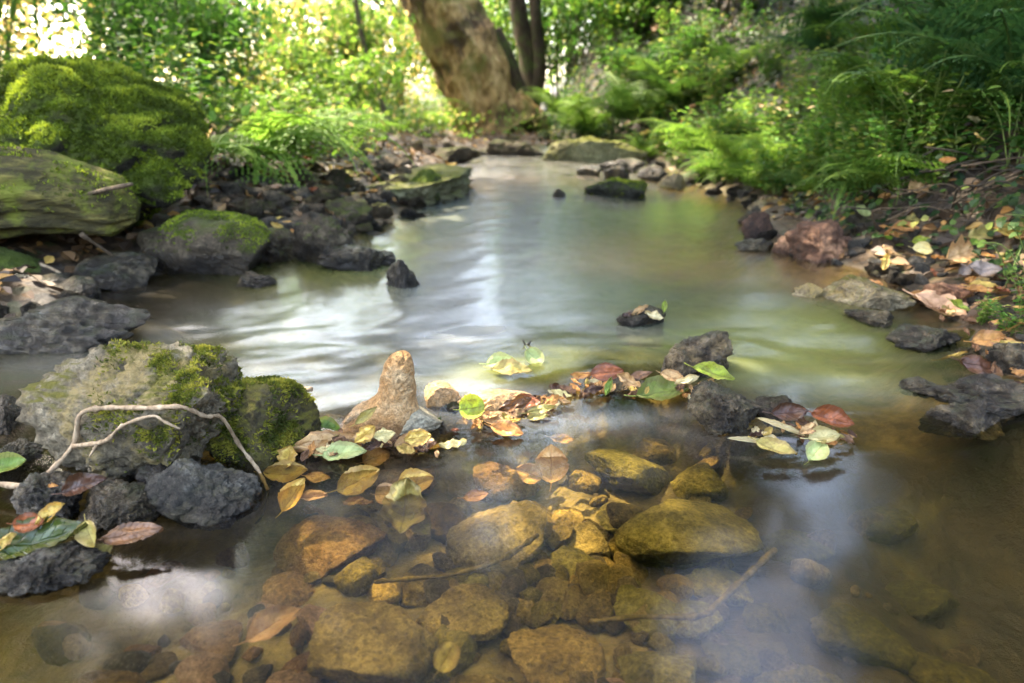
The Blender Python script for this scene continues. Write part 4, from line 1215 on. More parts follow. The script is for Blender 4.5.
# bare branch over the grey boulder
bpy.context.view_layer.update()
_RV = np.concatenate([np.array([v.co[:] for v in q.data.vertices]) + np.array(q.location) for q in (fb, mb_)])
def on_rock(px, py, lift=.003, y0=.92):
    """point on the front of the foreground boulders along a line of sight"""
    d = ray(px, py); d /= np.linalg.norm(d)
    r_ = _RV - [0, 0, CAM_H]; t = r_ @ d
    dist = np.linalg.norm(r_ - t[:, None] * d, axis=1)
    k = dist < .010
    if not k.any(): return at_y(px, py, y0)
    return np.array([0, 0, CAM_H]) + d * (t[k].min() - lift)
def rockpath(l): return [on_rock(x, y) for x, y in l]
twig('bare pale branch with a side fork draped over the grey boulder',
     [([at_y(-25, 480, .88), at_y(30, 484, .86)] + rockpath([(72, 447), (80, 415), (105, 408), (150, 408), (182, 407), (205, 416), (222, 418), (240, 446), (258, 470)]) + [at_y(268, 490, .93)], .0040, .0026),
      (rockpath([(74, 446), (105, 441), (122, 426), (152, 416), (165, 422), (180, 429)]), .0032, .0016),
      (rockpath([(98, 443), (90, 456)]), .0028, .0015)], M_twig, 'branch', 'branch')
twig('mossy twig lying on the top of the mossy boulder, pointing at the pinnacle',
     [(pts3([(205, 383, 1.12), (240, 386, 1.12), (280, 391, 1.11), (312, 389, 1.10)]), .0045, .0042),
      (pts3([(296, 392, 1.105), (308, 412, 1.08), (318, 428, 1.06)]), .004, .003)], M_twig)
twig('pale wet root curving along the water edge below the mossy boulder',
     [(pts3([(308, 428, 1.06), (290, 438, 1.03), (272, 452, 1.0), (258, 464, .97)]), .003, .003)], M_twigd)
twig('straight grey stick leaning from the log down to the water', [(pts3([(81, 234, 1.98), (147, 279, 2.12)]), .0055, .0045)], M_twigd, 'stick', 'stick')
twig('thin dark stick on the wet ledge below the log', [(pts3([(40, 262, 2.02), (70, 276, 1.98), (96, 288, 1.96)]), .008, .006)], M_twigw, 'stick', 'stick')
twig('thin pale stick on the mossy rock at the left edge', [(pts3([(40, 264, 1.96), (58, 272, 1.95), (69, 281, 1.94)]), .005, .0035)], M_twig, 'stick', 'stick')
twig('fine pale stem arching over the broad dark rock', [(pts3([(142, 249, 2.7), (180, 236, 2.7), (210, 232, 2.75), (240, 232, 2.8)]), .004, .003)], M_twig)
twig('fat broken stick lying on the left bar under the ferns', [(pts3([(209, 190, 3.4), (222, 178, 3.4), (237, 165, 3.4)]), .022, .010)], M_twig, 'stick', 'stick')
twig('thin curved dead stem hanging over the left bar under the ferns', [(pts3([(222, 166, 3.4), (236, 172, 3.35), (246, 185, 3.3), (256, 204, 3.3)]), .008, .006)], M_twig)
twig('thin dark root curving over the left bar to the water', [(pts3([(322, 205, 3.4), (350, 202, 3.4), (366, 206, 3.4), (373, 213, 3.3)]), .009, .006)], M_twigw)
twig('straight thin twig on the flat slab of the left bar', [(pts3([(312, 172, 4.6), (340, 178, 4.5), (400, 196, 4.2)]), .008, .006)], M_twigd)
twig('sunken olive stick lying across the stream bed below the crinkled leaf', [([at(x, y, -.035) for x, y in ((374, 582), (420, 578), (455, 574), (500, 560), (538, 535))], .0028, .0042)], M_sunk, 'stick', 'stick')
twig('sunken forked stick lying on the stream bed beside the bright sky reflection', [([at(x, y, -.03) for x, y in ((590, 622), (640, 617), (700, 616), (718, 603), (745, 578), (775, 550))], .003, .0045)], M_sunk, 'stick', 'stick')
twig('tiny black twig sticking out of the stream above the dam', [(pts3([(520, 352, 1.46), (526, 347, 1.46), (531, 341, 1.46)]), .0045, .002), (pts3([(526, 347, 1.46), (523, 340, 1.46)]), .003, .0015)], M_twigw)
twig('small dark twig between the pinnacle and the lime leaf', [(pts3([(424, 407, 1.16), (432, 403, 1.16), (438, 396, 1.16)]), .0025, .0012)], M_twigw)
twig('short pale twig standing on the black stones before the grey boulder', [(pts3([(123, 483, .88), (124, 495, .87), (126, 510, .86)]), .0022, .002)], M_twig)
twig('small dark twig on the right side of the dam leaves', [(pts3([(664, 388, 1.27), (672, 378, 1.28), (678, 370, 1.28)]), .0025, .0012)], M_twigw)
twig('black twig dipping into the pool under the mossy boulder', [(pts3([(270, 486, .94), (266, 500, .92), (262, 516, .90), (255, 524, .89)]), .0022, .0012)], M_twigw)
twig('long green bramble stem arching low over the right bank weeds', [(pts3([(800, 182, 3.7), (850, 158, 3.5), (900, 146, 3.3), (940, 141, 3.2), (985, 144, 3.1)]), .008, .005)], M_stem, 'bramble_stem', 'stem')
twig('pale stick lying along the right shore under the weeds', [(pts3([(822, 206, 3.2), (860, 212, 3.0), (900, 216, 2.8), (925, 216, 2.7)]), .009, .007)], M_twigd, 'stick', 'stick')
for i in range(54):
    px, py = rng.uniform(885, 1015), rng.uniform(176, 236)
    p = ground(px, py) + [0, -.02, .02]
    a = rng.uniform(-.6, .6) + (0 if rng.uniform() < .7 else 1.2)
    L = rng.uniform(.12, .34)
    d = np.array([math.cos(a), -.35 * rng.uniform(), math.sin(a) * .6]) * L
    b = np.array([rng.normal() * .05, -.03, rng.uniform(-.02, .07)])
    twig('dry brown twig in the brushwood heap at the foot of the right bank', [([p - d / 2, p + b, p + d / 2 + [0, 0, -.03]], rng.uniform(.0022, .0042), .0014)], M_twigd if i % 3 == 0 else M_twigw, 'twig', 'twig', 'brushwood twigs on the right bank', 6)

# ------------------------------------------------------------------ ferns
def frond_mesh(L, e0, e1, wid, npin=22, fine=True, seed=0):
    r = np.random.default_rng(seed)
    n_ = 40
    s = np.linspace(0, 1, n_)
    e = e0 + (e1 - e0) * s**1.2
    side = r.normal() * .25 * s**2
    step = L / (n_ - 1)
    p = np.zeros((n_, 3))
    for i in range(1, n_):
        p[i] = p[i - 1] + step * np.array([math.sin(side[i]) * math.cos(e[i]), math.cos(e[i]) * math.cos(side[i]), math.sin(e[i])])
    mb = MB()
    V, F = tube(p, np.linspace(.0065, .0012, n_) * (L / .6), 4)
    mb.add(V, F, .9)
    T = np.gradient(p, axis=0); T /= np.linalg.norm(T, axis=1)[:, None]
    X = np.cross(T, [0, 0, 1.0]); X /= np.linalg.norm(X, axis=1)[:, None] + 1e-9
    N = np.cross(X, T)
    tone = r.uniform(.25, .75)
    for k in range(npin):
        t = .14 + .85 * k / (npin - 1)
        i = min(int(t * (n_ - 1)), n_ - 2)
        env = math.sin(math.pi * min(1, (.22 + .78 * (1 - t)) ** 1.0 * .62 + .0)) * (1 - t)**.55 + .02
        ln = wid * env * r.uniform(.85, 1.1)
        for sg in (-1, 1):
            D = X[i] * sg + T[i] * .38 - N[i] * r.uniform(.05, .35) + r.normal(size=3) * .06
            D /= np.linalg.norm(D)
            Nn = N[i] + r.normal(size=3) * .1
            if not fine:
                V, F, v = leaf_mesh(p[i][None], D[None], Nn[None], np.array([ln]), .26, .12, np.array([tone]))
                mb.add(V, F, v); continue
            m_ = max(3, int(6 * ln / wid) + 2)
            q = np.linspace(.06, .95, m_)
            B = p[i] + D * (q * ln)[:, None]
            S2 = np.cross(Nn, D); S2 /= np.linalg.norm(S2)
            for s2 in (-1, 1):
                D2 = S2 * s2 + D * .45
                V, F, v = leaf_mesh(B, np.repeat(D2[None], m_, 0) + r.normal(size=(m_, 3)) * .06, np.repeat(Nn[None], m_, 0),
                                    ln * .27 * (1 - q * .72) + ln * .02, .55, .1, np.clip(tone + r.normal(size=m_) * .12, 0, 1))
                mb.add(V, F, v)
            V, F, v = leaf_mesh((p[i] + D * ln * .86)[None], D[None], Nn[None], np.array([ln * .16]), .3, .1, np.array([tone]))
            mb.add(V, F, v)
    return mb.mesh('frond', False)


FR = {}
for tone, mt in (('bright', M_fern), ('mid', M_fernm), ('dark', M_fernd)):
    FR[tone] = []
    for k in range(4):
        me = frond_mesh(1.0, R(rng.uniform(58, 74)), R(rng.uniform(-45, -5)), rng.uniform(.28, .36), 16, True, 50 + k)
        me.materials.append(mt); FR[tone].append(me)


def fern(P, L, nf, tone, label, spread=(0, 6.283), group=None, name='fern', tilt=0.0):
    r = empty(name, P)
    tag(r, label, 'fern', group)
    for k in range(nf):
        f = obj('frond', FR[tone][rng.integers(4)], None, r)
        a = spread[0] + (spread[1] - spread[0]) * (k + rng.uniform(.15, .85)) / nf
        f.rotation_euler = (rng.normal() * .18 + tilt, rng.normal() * .15, a)
        s = L * rng.uniform(.75, 1.1); f.scale = (s, s, s)
    return r


RT = (-2.6, .2)     # fronds that lean to the right (z rotation: 0 = away, -pi/2 = right, pi = towards us)
FERNS = [
    (258, 166, .66, 10, 'bright', 'bright green fern whose fronds hang over the left stone bar', (-2.9, -.4), (0, 0, .06)),
    (214, 172, .42, 8, 'bright', 'small drooping bright fern beside the huge boulder above the broken sticks', (-3.0, .2), (0, 0, .06)),
    (184, 128, .50, 7, 'bright', 'bright fern growing close behind the huge boulder', (-3, .3), (0, 0, .1)),
    (250, 126, .55, 7, 'bright', 'tall bright fern at the back of the left bar', (0, 6.28), (0, 0, .05)),
    (300, 140, .50, 7, 'bright', 'low pale fern left of the bent sapling', (0, 6.28), (0, 0, 0)),
    (350, 140, .60, 8, 'bright', 'wide pale fern in front of the bent sapling', (0, 6.28), (0, 0, 0)),
    (405, 132, .70, 8, 'bright', 'sunny pale fern between the bent sapling and the big tree', (0, 6.28), (0, 0, 0)),
    (440, 128, .60, 7, 'bright', 'sunny fern at the left foot of the big tree', (0, 6.28), (0, 0, 0)),
    (150, 92, .55, 6, 'mid', 'darker fern looking over the crest of the huge boulder', (0, 6.28), (0, 0, .2)),
    (586, 140, .75, 8, 'bright', 'bright fern on the far bank just right of the big tree', (0, 6.28), (0, 0, 0)),
    (632, 140, .85, 9, 'mid', 'tall arching fern above the long mossy ledge', (0, 6.28), (0, 0, .1)),
    (672, 118, .80, 8, 'mid', 'feathery fern on the slope above the mossy ledge', (0, 6.28), (0, 0, 0)),
    (700, 165, .65, 8, 'bright', 'yellow-green fern overhanging the right riffle', (0, 6.28), (0, 0, 0)),
    (742, 182, .55, 8, 'bright', 'bright fern at the water edge of the right bank', (0, 6.28), (0, 0, 0)),
    (790, 190, .50, 9, 'bright', 'low bright fern above the grey stone of the right bank', (0, 6.28), (0, 0, 0)),
    (720, 90, .7, 8, 'mid', 'fern high on the shaded right slope above the riffle', (0, 6.28), (0, 0, 0)),
    (950, 120, .62, 8, 'dark', 'large dark fern leaning out of the right slope', (1.2, 4.4), (0, 0, .05)),
    (1010, 140, .60, 8, 'dark', 'dark fern at the right frame edge above the brushwood', (1.2, 4.4), (0, 0, .05)),
    (1000, 70, .62, 8, 'dark', 'dark fern in the upper right corner', (1.2, 4.4), (0, 0, .05)),
    (900, 80, .55, 7, 'mid', 'pale-tipped fern in the upper right of the slope', (1.0, 4.6), (0, 0, .05)),
    (880, 125, .50, 7, 'mid', 'small drooping fern in the middle of the right slope', (1.0, 4.6), (0, 0, .05)),
    (640, 80, .75, 7, 'dark', 'dark fern on the far slope behind the arching fern', (0, 6.28), (0, 0, 0)),
    (820, 60, .6, 7, 'dark', 'dark fern high on the right slope below the top frame edge', (1, 5), (0, 0, 0)),
    (560, 120, .8, 7, 'mid', 'fern beside the dark twin trunk', (0, 6.28), (0, 0, 0)),
]
for px, py, L, nf, tone, lb, sp, off in FERNS:
    P = ground(px, py)
    if P[1] > 14: P = at_y(px, py, 11.0); P[2] = gz(P[0], P[1])
    fern(P + np.array(off), L * (1.25 if P[1] > 3 else 1.1), nf - 1, tone, lb, sp, tilt=-.75 if 'hang over the left stone bar' in lb or 'small drooping bright' in lb or 'close behind' in lb else (-.3 if px < 460 else 0))

# ------------------------------------------------------------------ herbs
def herb_parts(h, ns, leafL, seed, asp=.6):
    r = np.random.default_rng(seed)
    st, fo = MB(), MB()
    for k in range(ns):
        a = r.uniform(0, 6.28); lean = r.uniform(.1, .6)
        tip = np.array([math.cos(a) * lean, math.sin(a) * lean, r.uniform(.6, 1.0)]) * h
        b = np.array([math.cos(a), math.sin(a), 0]) * .05 * h
        sp = spline([b, tip * .5 + [0, 0, .08 * h], tip], 12)
        V, F = tube(sp, np.linspace(.008, .003, 12) * max(h, .25), 4); st.add(V, F, .5)
        for i in range(2, 12):
            T = sp[min(i + 1, 11)] - sp[i - 1]; T /= np.linalg.norm(T)
            ph = r.uniform(0, 6.28) if i % 2 else r.uniform(0, 6.28)
            for q in (0, 1, 2)[:(2 if i < 11 else 3)]:
                d = np.array([math.cos(ph + q * 3.14159 * (1 if i < 11 else .67)), math.sin(ph + q * 3.14159 * (1 if i < 11 else .67)), r.uniform(-.35, .5)])
                V, F, v = leaf_mesh((sp[i] + d * .01)[None], d[None], np.array([[0, 0, 1.]]) + r.normal(size=(1, 3)) * .25,
                                    np.array([leafL * r.uniform(.6, 1.15) * (1.1 - .035 * i)]), asp, .15, np.clip(r.normal(.5, .25, 1), 0, 1))
                fo.add(V, F, v)
    return st.mesh('stem'), fo.mesh('foliage', False)


HB = []
for k in range(6):
    s_, f_ = herb_parts([.30, .36, .42, .25, .5, .34][k], [7, 6, 6, 9, 7, 8][k], [.055, .06, .05, .045, .07, .05][k], 70 + k, [.6, .5, .62, .7, .5, .6][k])
    s_.materials.append(M_stem); HB.append((s_, f_))
HM = {'G': foliage_mat('bright_nettle_leaf', [(0, (.05, .13, .02)), (.6, (.10, .21, .035)), (1, (.24, .30, .06))], .45), 'g': M_herb, 'm': M_shrubd, 'y': M_shrub}
HC = {}


def herb(P, k, sc, tone, label, group=None):
    r = empty('leafy_plant', P, rng.uniform(0, 6.28))
    tag(r, label, 'plant', group)
    s_, f_ = HB[k]
    if (k, tone) not in HC:
        f2 = f_.copy(); f2.materials.clear(); f2.materials.append(HM[tone]); HC[(k, tone)] = f2
    for nm, me in (('stem', s_), ('foliage', HC[(k, tone)])):
        c = obj(nm, me, None, r); c.scale = (sc, sc, sc)
    return r


HERBS = [(560, 146, 1, 1.2, 'g', 'leafy plant at the left end of the long mossy ledge'), (610, 140, 2, 1.2, 'g', 'leafy plant standing on the long mossy ledge'),
         (655, 152, 4, 1.0, 'g', 'drooping leafy plant at the right end of the mossy ledge'), (676, 172, 1, 1.0, 'y', 'yellowing plant hanging over the right riffle'),
         (690, 150, 0, 1.1, 'y', 'yellow-green plant behind the right riffle'), (715, 185, 3, 1.0, 'g', 'small leafy plant at the water edge by the riffle'),
         (765, 192, 3, 1.0, 'g', 'small leafy plant above the grey stone at the water edge'), (815, 196, 0, .9, 'g', 'leafy plant left of the dark block'),
         (860, 200, 3, .9, 'g', 'small leafy plant behind the dark block'), (835, 170, 5, 1.0, 'g', 'leafy plant among the low bright ferns'),
         (880, 170, 2, .9, 'g', 'leafy plant above the pale stick on the right bank'), (735, 160, 5, 1.1, 'g', 'leafy plant behind the bright water-edge fern'),
         (800, 120, 4, 1.0, 'y', 'yellow-spotted plant in the middle of the right slope'), (770, 90, 4, 1.0, 'm', 'dark leafy plant in the middle of the right slope'),
         (740, 60, 2, 1.2, 'm', 'leafy plant high on the right slope'), (850, 90, 4, .9, 'm', 'leafy plant right of the yellow-spotted plant'),
         (920, 165, 1, .8, 'y', 'yellow-green plant above the brushwood'), (960, 175, 0, .8, 'g', 'leafy plant at the right of the brushwood'),
         (620, 100, 4, 1.4, 'g', 'tall leafy plant on the far slope'), (580, 118, 2, 1.3, 'g', 'leafy plant by the foot of the dark twin trunk'),
         (690, 80, 4, 1.3, 'm', 'tall dark plant on the far slope'), (980, 328, 3, .30, 'y', 'yellow-green weed on the right shore, left of its neighbour'),
         (1006, 340, 0, .32, 'g', 'green nettle-like weed at the right frame edge'), (1025, 322, 2, .34, 'g', 'tall weed cut by the right frame edge'),
         (170, 150, 3, 1.0, 'g', 'leafy plant between the huge boulder and the ferns'), (205, 120, 4, 1.1, 'g', 'tall leafy plant behind the left ferns'),
         (270, 145, 1, 1.0, 'y', 'yellow-green plant among the left ferns'), (330, 120, 4, 1.2, 'y', 'sunny leafy plant behind the pale ferns'),
         (380, 125, 2, 1.2, 'y', 'sunny leafy plant at the foot of the bent sapling'), (455, 132, 0, 1.2, 'y', 'sunny low plant against the big tree trunk')]
for px, py, k, sc, tone, lb in HERBS:
    P = ground(px, py)
    if P[1] > 12: P = at_y(px, py, 10.5); P[2] = gz(P[0], P[1])
    herb(P, k, sc, tone, lb)
for i in range(165):
    px, py = rng.uniform(555, 1080), rng.uniform(-90, 178)
    if px > 720 and py < 105 and rng.uniform() < .6: continue
    if py > 150 + (px - 560) * .16: continue
    P = ground(px, py)
    if P[1] > 14 or sdf(P[:1], P[1:2])[0] < .1: continue
    herb(P, rng.integers(6), rng.uniform(.7, 1.25) * (1.25 if P[1] > 5 else .85), rng.choice(['g', 'm', 'y'], p=[.4, .42, .18]), 'green seedling or leafy shoot on the shaded right slope', 'leafy shoots of the right slope')
for i in range(26):
    px, py = rng.uniform(560, 1060), rng.uniform(-60, 175)
    if px > 740 and py < 105 and rng.uniform() < .6: continue
    if py > 140 + (px - 560) * .14: continue
    P = ground(px, py)
    if P[1] > 12 or sdf(P[:1], P[1:2])[0] < .15: continue
    fern(P, rng.uniform(.45, .8), rng.integers(4, 7), rng.choice(['mid', 'mid', 'dark']), 'green fern among the crowded plants of the right slope', (0, 6.283), 'ferns filling the right slope')
for i in range(34):
    px, py = rng.uniform(640, 1015), rng.uniform(40, 215)
    P = ground(px, py)
    if P[1] > 9 or sdf(P[:1], P[1:2])[0] < .05: continue
    P = P + [0, -.06, rng.uniform(.04, .22)]
    me = SCR[rng.integers(10)].copy(); me.materials.append(LM[['orange', 'tan', 'yellow', 'pale', 'pink'][rng.integers(5)]])
    L = mpp(P) * rng.uniform(9, 20)
    o = obj('dead_leaf', me); o.location = P; o.scale = (L, L, L); o.rotation_euler = (rng.uniform(0, 1.2), rng.normal() * .5, rng.uniform(0, 6.28))
    tag(o, 'bright dead leaf caught among the plants of the right slope', 'leaf', 'dead leaves caught on the right slope')
for i in range(26):
    px, py = rng.uniform(690, 900), rng.uniform(140, 196)
    P = ground(px, py)
    herb(P, [1, 4, 0, 3][i % 4], rng.uniform(.8, 1.1), rng.choice(['G', 'G', 'y']), 'bright leafy plant of the thick green mass above the right shore', 'bright plants above the right shore')
for i in range(34):
    t = rng.uniform(0, 4); a_ = np.array([(645, 158), (705, 180), (755, 198), (820, 208), (900, 200)], float); i_ = int(t)
    px, py = a_[i_] * (1 - t + i_) + a_[min(i_ + 1, 4)] * (t - i_)
    P = ground(px + rng.normal() * 10, py - rng.uniform(-2, 16))
    if i % 3 == 0:
        fern(P, rng.uniform(.35, .55), 6, rng.choice(['bright', 'bright', 'mid']), 'bright fern overhanging the right water edge', (0, 6.283), 'ferns along the right water edge', tilt=-.25)
    else:
        herb(P, rng.integers(6), rng.uniform(.6, 1.0), rng.choice(['g', 'g', 'y']), 'leafy shoot overhanging the right water edge', 'leafy shoots along the right water edge')
for i in range(40):
    px, py = rng.uniform(-60, 460), rng.uniform(106, 150)
    P = ground(px, py)
    if P[1] > 16 or P[1] < 3.3: continue
    herb(P, rng.integers(6), rng.uniform(.8, 1.4), rng.choice(['g', 'y', 'y']), 'leafy shoot in the sunny undergrowth behind the left bank', 'leafy shoots of the left bank')

# grass-like blades from the weed at right
mbx = MB()
for k in range(9):
    p = at_y(rng.uniform(985, 1040), 345, 1.75); p[2] = gz(p[0], p[1]) + .0
    d = np.array([rng.uniform(-.25, .1), rng.uniform(-.05, .05), .12]) * rng.uniform(.8, 1.6)
    V, F = tube(spline([p, p + d * .6 + [0, 0, .03], p + d], 8), np.linspace(.0025, .0008, 8), 4); mbx.add(V, F, rng.uniform())
o = obj('grass_tuft', mbx.mesh('grass_tuft'), M_stem); tag(o, 'thin green grass blades leaning out over the right shore', 'grass')

# ------------------------------------------------------------------ ivy and litter
def scatter(n_, x0, x1, y0, y1, cond):
    X = rng.uniform(x0, x1, n_); Y = y0 + (y1 - y0) * rng.uniform(0, 1, n_)**1.3
    d = sdf(X, Y)
    k = cond(X, Y, d)
    X, Y = X[k], Y[k]
    Z = terr(X, Y); e = .03
    N = np.stack([-(terr(X + e, Y) - Z) / e, -(terr(X, Y + e) - Z) / e, np.ones_like(X)], 1)
    N /= np.linalg.norm(N, axis=1)[:, None]
    return np.stack([X, Y, Z], 1), N


P, N = scatter(90000, .3, 6.5, 1.4, 12, lambda X, Y, d: (d > .16) & (X > .3) & (fbm(np.stack([X, Y, 0 * X], 1) * 1.6 + 2, 3) > -.22))
P = P[:42000]; N = N[:42000]; k = len(P)
D = np.cross(N, unit(k)) + N * .2 - [0, .2, .1]
V, F, v = leaf_mesh(P + N * rng.uniform(.01, .10, (k, 1)), D, N + unit(k) * .55, rng.uniform(.026, .05, k) * np.clip(P[:, 1] / 4, .75, 1.3), .85, .12)
o = obj('ivy', mesh('ivy', V, F, False, {'v': v}), M_ivy); tag(o, 'dark glossy ivy creeping over the shaded earth of the right slope', 'ivy', kind='stuff')
P, N = scatter(30000, -4, 5, 1.4, 11, lambda X, Y, d: (d > .04) & (d < 4) & (~((X > .9) & (d > .9)) | (rng.uniform(size=len(X)) < .25)))
P = P[:13000]; N = N[:13000]; k = len(P)
V, F, v = leaf_mesh(P + N * .012, np.cross(N, unit(k)) + N * .1, N + unit(k) * .4, rng.uniform(.025, .065, k), .6, .25)
o = obj('fallen_leaves', mesh('fallen_leaves', V, F, False, {'v': v}), M_litter); tag(o, 'brown leaf litter scattered over both banks', 'leaf litter', kind='stuff')
# low green ground cover on the left/back
P, N = scatter(70000, -9, 1.0, 3.2, 20, lambda X, Y, d: (d > .5) & (X < .35))
P = P[:22000]; N = N[:22000]; k = len(P)
V, F, v = leaf_mesh(P + [0, 0, 1] * rng.uniform(.02, .28, (k, 1)), unit(k) + [0, -.2, .2], N + unit(k) * .5, rng.uniform(.04, .075, k), .6, .15)
o = obj('undergrowth', mesh('undergrowth', V, F, False, {'v': v}), M_shrub); tag(o, 'low sunny green undergrowth behind the left bank', 'undergrowth', kind='stuff')

# ------------------------------------------------------------------ trees
def crown_mesh(blobs, leafL, asp=.6, val=None):
    Ps, Ls = [], []
    for (c, rad, ncl, nper) in blobs:
        c = np.asarray(c, float); rad = np.asarray(rad, float)
        u = unit(ncl) * (rng.uniform(0, 1, (ncl, 1))**(1 / 2.4))
        cc = c + u * rad
        sig = rad.mean() * .17
        for q in cc:
            Ps.append(q + rng.normal(size=(nper, 3)) * sig * [1, 1, .55])
    P = np.concatenate(Ps); k = len(P)
    D = unit(k) + [0, 0, -.35]
    return mesh('crown', *_leafargs(P, D, leafL, asp))


def _leafargs(P, D, leafL, asp):
    k = len(P)
    N = unit(k) * .8 + [0, 0, .8]
    v = np.clip(.45 + .35 * noise3(P * 1.1) + rng.normal(size=k) * .2, 0, 1)
    V, F, vv = leaf_mesh(P, D, N, leafL * rng.uniform(.6, 1.2, k), asp, .15, v)
    return V, F, False, {'v': vv}


def tree(label, trunkpts, r0, r1, blobs, leafL, bark, leafm, limbs=(), group=None, seg=20, wob=.12, name='tree'):
    base = np.asarray(trunkpts[0], float)
    r = empty(name, base)
    tag(r, label, 'tree', group)
    sp = spline(np.asarray(trunkpts) - base, 40)
    t = np.linspace(0, 1, 40)
    V, F = tube(sp, (r0 + (r1 - r0) * t) * (1 + .45 * np.exp(-t * 14)), seg, wob, 1.6, rng.uniform(0, 50), 3)
    obj('trunk', mesh('trunk', V, F), bark, r)
    for (pts, a, b) in limbs:
        sp = spline(np.asarray(pts, float) - base, 16)
        V, F = tube(sp, np.linspace(a, b, 16), 8, .1)
        obj('limb', mesh('limb', V, F), bark, r)
    if blobs:
        me = crown_mesh([((np.asarray(c) - base), ra, a, b) for c, ra, a, b in blobs], leafL)
        obj('crown', me, leafm, r)
    return r


# the big leaning tree
YB = 9.4
pb = at_y(497, 137, YB); pb[2] = gz(pb[0], pb[1]) - .1
tp = [pb, at_y(489, 118, YB), at_y(478, 85, YB), at_y(462, 50, YB), at_y(437, 0, YB), at_y(405, -60, YB), at_y(365, -150, YB - .3), at_y(330, -260, YB - .6)]
r = empty('tree', pb)
tag(r, 'massive leaning tree with mottled tan bark at the head of the stream', 'tree')
sp = spline(np.array(tp) - pb, 150)
t = np.linspace(0, 1, 150)
rad = np.interp(t, [0, .05, .12, .25, .45, 1], [.62, .50, .44, .43, .47, .30])
V, F = tube(sp, rad, 120, .26, 1.9, 8, 2.2)
d = fbm(V * [7, 7, 3], 4, .6)
ctr = np.concatenate([np.repeat(sp, 120, 0), sp[:1], sp[-1:]])
V = ctr + (V - ctr) * (1 + .09 * d - .28 * np.maximum(noise3(V * [2.4, 2.4, 1.6] + 4) - .3, 0))[:, None]
obj('trunk', mesh('trunk', V, F), M_bark, r)
for (x, y, dx, dy, r0) in ((530, 132, .95, -.05, .20), (470, 133, -.55, -.25, .17), (512, 138, .35, -.55, .16), (488, 138, -.15, -.55, .15)):
    a = np.array([dx * .2, dy * .2, .38]); b = np.array([dx * .7, dy * .7, .08]); c = np.array([dx * 1.25, dy * 1.25, -.12])
    V, F = tube(spline([a, b, c], 24), np.linspace(r0, r0 * .35, 24), 24, .3, 1.6, x)
    obj('root', mesh('root', V, F), M_bark, r)
top = np.array(tp[-1])
for pts, a, b in (([tp[5], tp[5] + np.array([.8, -1.2, 1.0]), [1.0, 6.3, 5.2]], .18, .05), ([tp[6], [-1.4, 7.0, 5.2], [-2.6, 5.6, 6.2]], .2, .05), ([tp[6], [-.5, 7.2, 5.5], [0.0, 5.2, 6.6]], .2, .06)):
    V, F = tube(spline(np.array(pts, float) - pb, 20), np.linspace(a, b, 20), 10, .12)
    obj('limb', mesh('limb', V, F), M_bark, r)
GAPS = [(24, 42, 8.5), (-22.5, 40, 4.6), (28.5, 28, 6.0), (-3, 20, 8), (6, 16, 7), (-14, 15, 6)]
SUNP = [(-.15, 1.22, .10, .58), (-1.2, 3.6, .4, .8), (-1.0, 5.0, .4, .8), (-.9, 6.5, .4, 1.0), (-.45, 9.0, 1.2, 1.3), (1.5, 3.8, .4, .7), (.42, 1.2, .06, .13), (-2.0, 2.3, .8, .7),  # openings cut in the unseen crowns so sun reaches chosen spots
        (-.5, 1.02, .14, .3), (-2.4, 6.0, .6, 1.2), (1.2, 5.2, .4, 1.0), (.8, 8.2, .4, .8), (1.2, 2.3, .1, .5), (1.7, 2.6, .6, .3)]


def clumps(az0, az1, el0, el1, d0, d1, n_, nper, sig=.24):
    """leaf clumps of a spreading crown; openings shaped for sky reflections and sun patches are left free"""
    out = []
    a = np.radians(rng.uniform(az0, az1, n_)); e = np.radians(rng.uniform(el0, el1, n_)); d = rng.uniform(d0, d1, n_)
    for A_, E_, D_ in zip(a, e, d):
        v = np.array([math.sin(A_) * math.cos(E_), math.cos(A_) * math.cos(E_), math.sin(E_)])
        if any(math.degrees(math.acos(np.clip(v @ np.array([math.sin(R(g0)) * math.cos(R(g1)), math.cos(R(g0)) * math.cos(R(g1)), math.sin(R(g1))]), -1, 1))) < g2 + .6 for g0, g1, g2 in GAPS):
            continue
        c = np.array([0, 0, -CAM_H]) + v * D_
        if any(np.linalg.norm(np.cross(c - np.array(q[:3]), SUN_DIR)) < q[3] for q in SUNP):
            continue
        out.append(np.array([0, 0, -CAM_H]) + v * D_ + rng.normal(size=(nper, 3)) * sig * [1, 1, .6])
    return np.concatenate(out)


def add_crown(root, base, P, leafL):
    P = P - base
    obj('crown', mesh('crown', *_leafargs(P, unit(len(P)) + [0, 0, -.35], leafL, .62)), M_canopy, root)


P = np.concatenate([clumps(-19, 18, 24, 53, 5.0, 7.5, 560, 42), clumps(-40, 20, 56, 82, 4.5, 6.5, 26, 40), clumps(-26, 18, 11, 26, 9, 12, 26, 40, .4), clumps(-10, 9, 27, 52, 5, 7, 150, 42), clumps(-15, 12, 29, 50, 7.3, 9.3, 230, 42, .3)])
add_crown(r, pb, P, .16)

# dark twin trunk behind it
tb = at_y(528, 128, 10.4); tb[2] = gz(tb[0], tb[1]) - .1
tw = tree('dark mossy twin-stemmed tree close behind the massive leaning tree', [tb, at_y(530, 70, 10.4), at_y(520, 20, 10.4), at_y(512, -60, 10.4), at_y(505, -220, 10.4)], .155, .09,
          [((0.8, 10.6, 6.0), (1.6, 1.4, 1.6), 40, 26)], .12, M_barkd, M_canopy,
          [([tb + [0.02, -.05, .25], at_y(540, 70, 10.3), at_y(536, 20, 10.3), at_y(534, -60, 10.3), at_y(548, -220, 10.3)], .11, .06)])
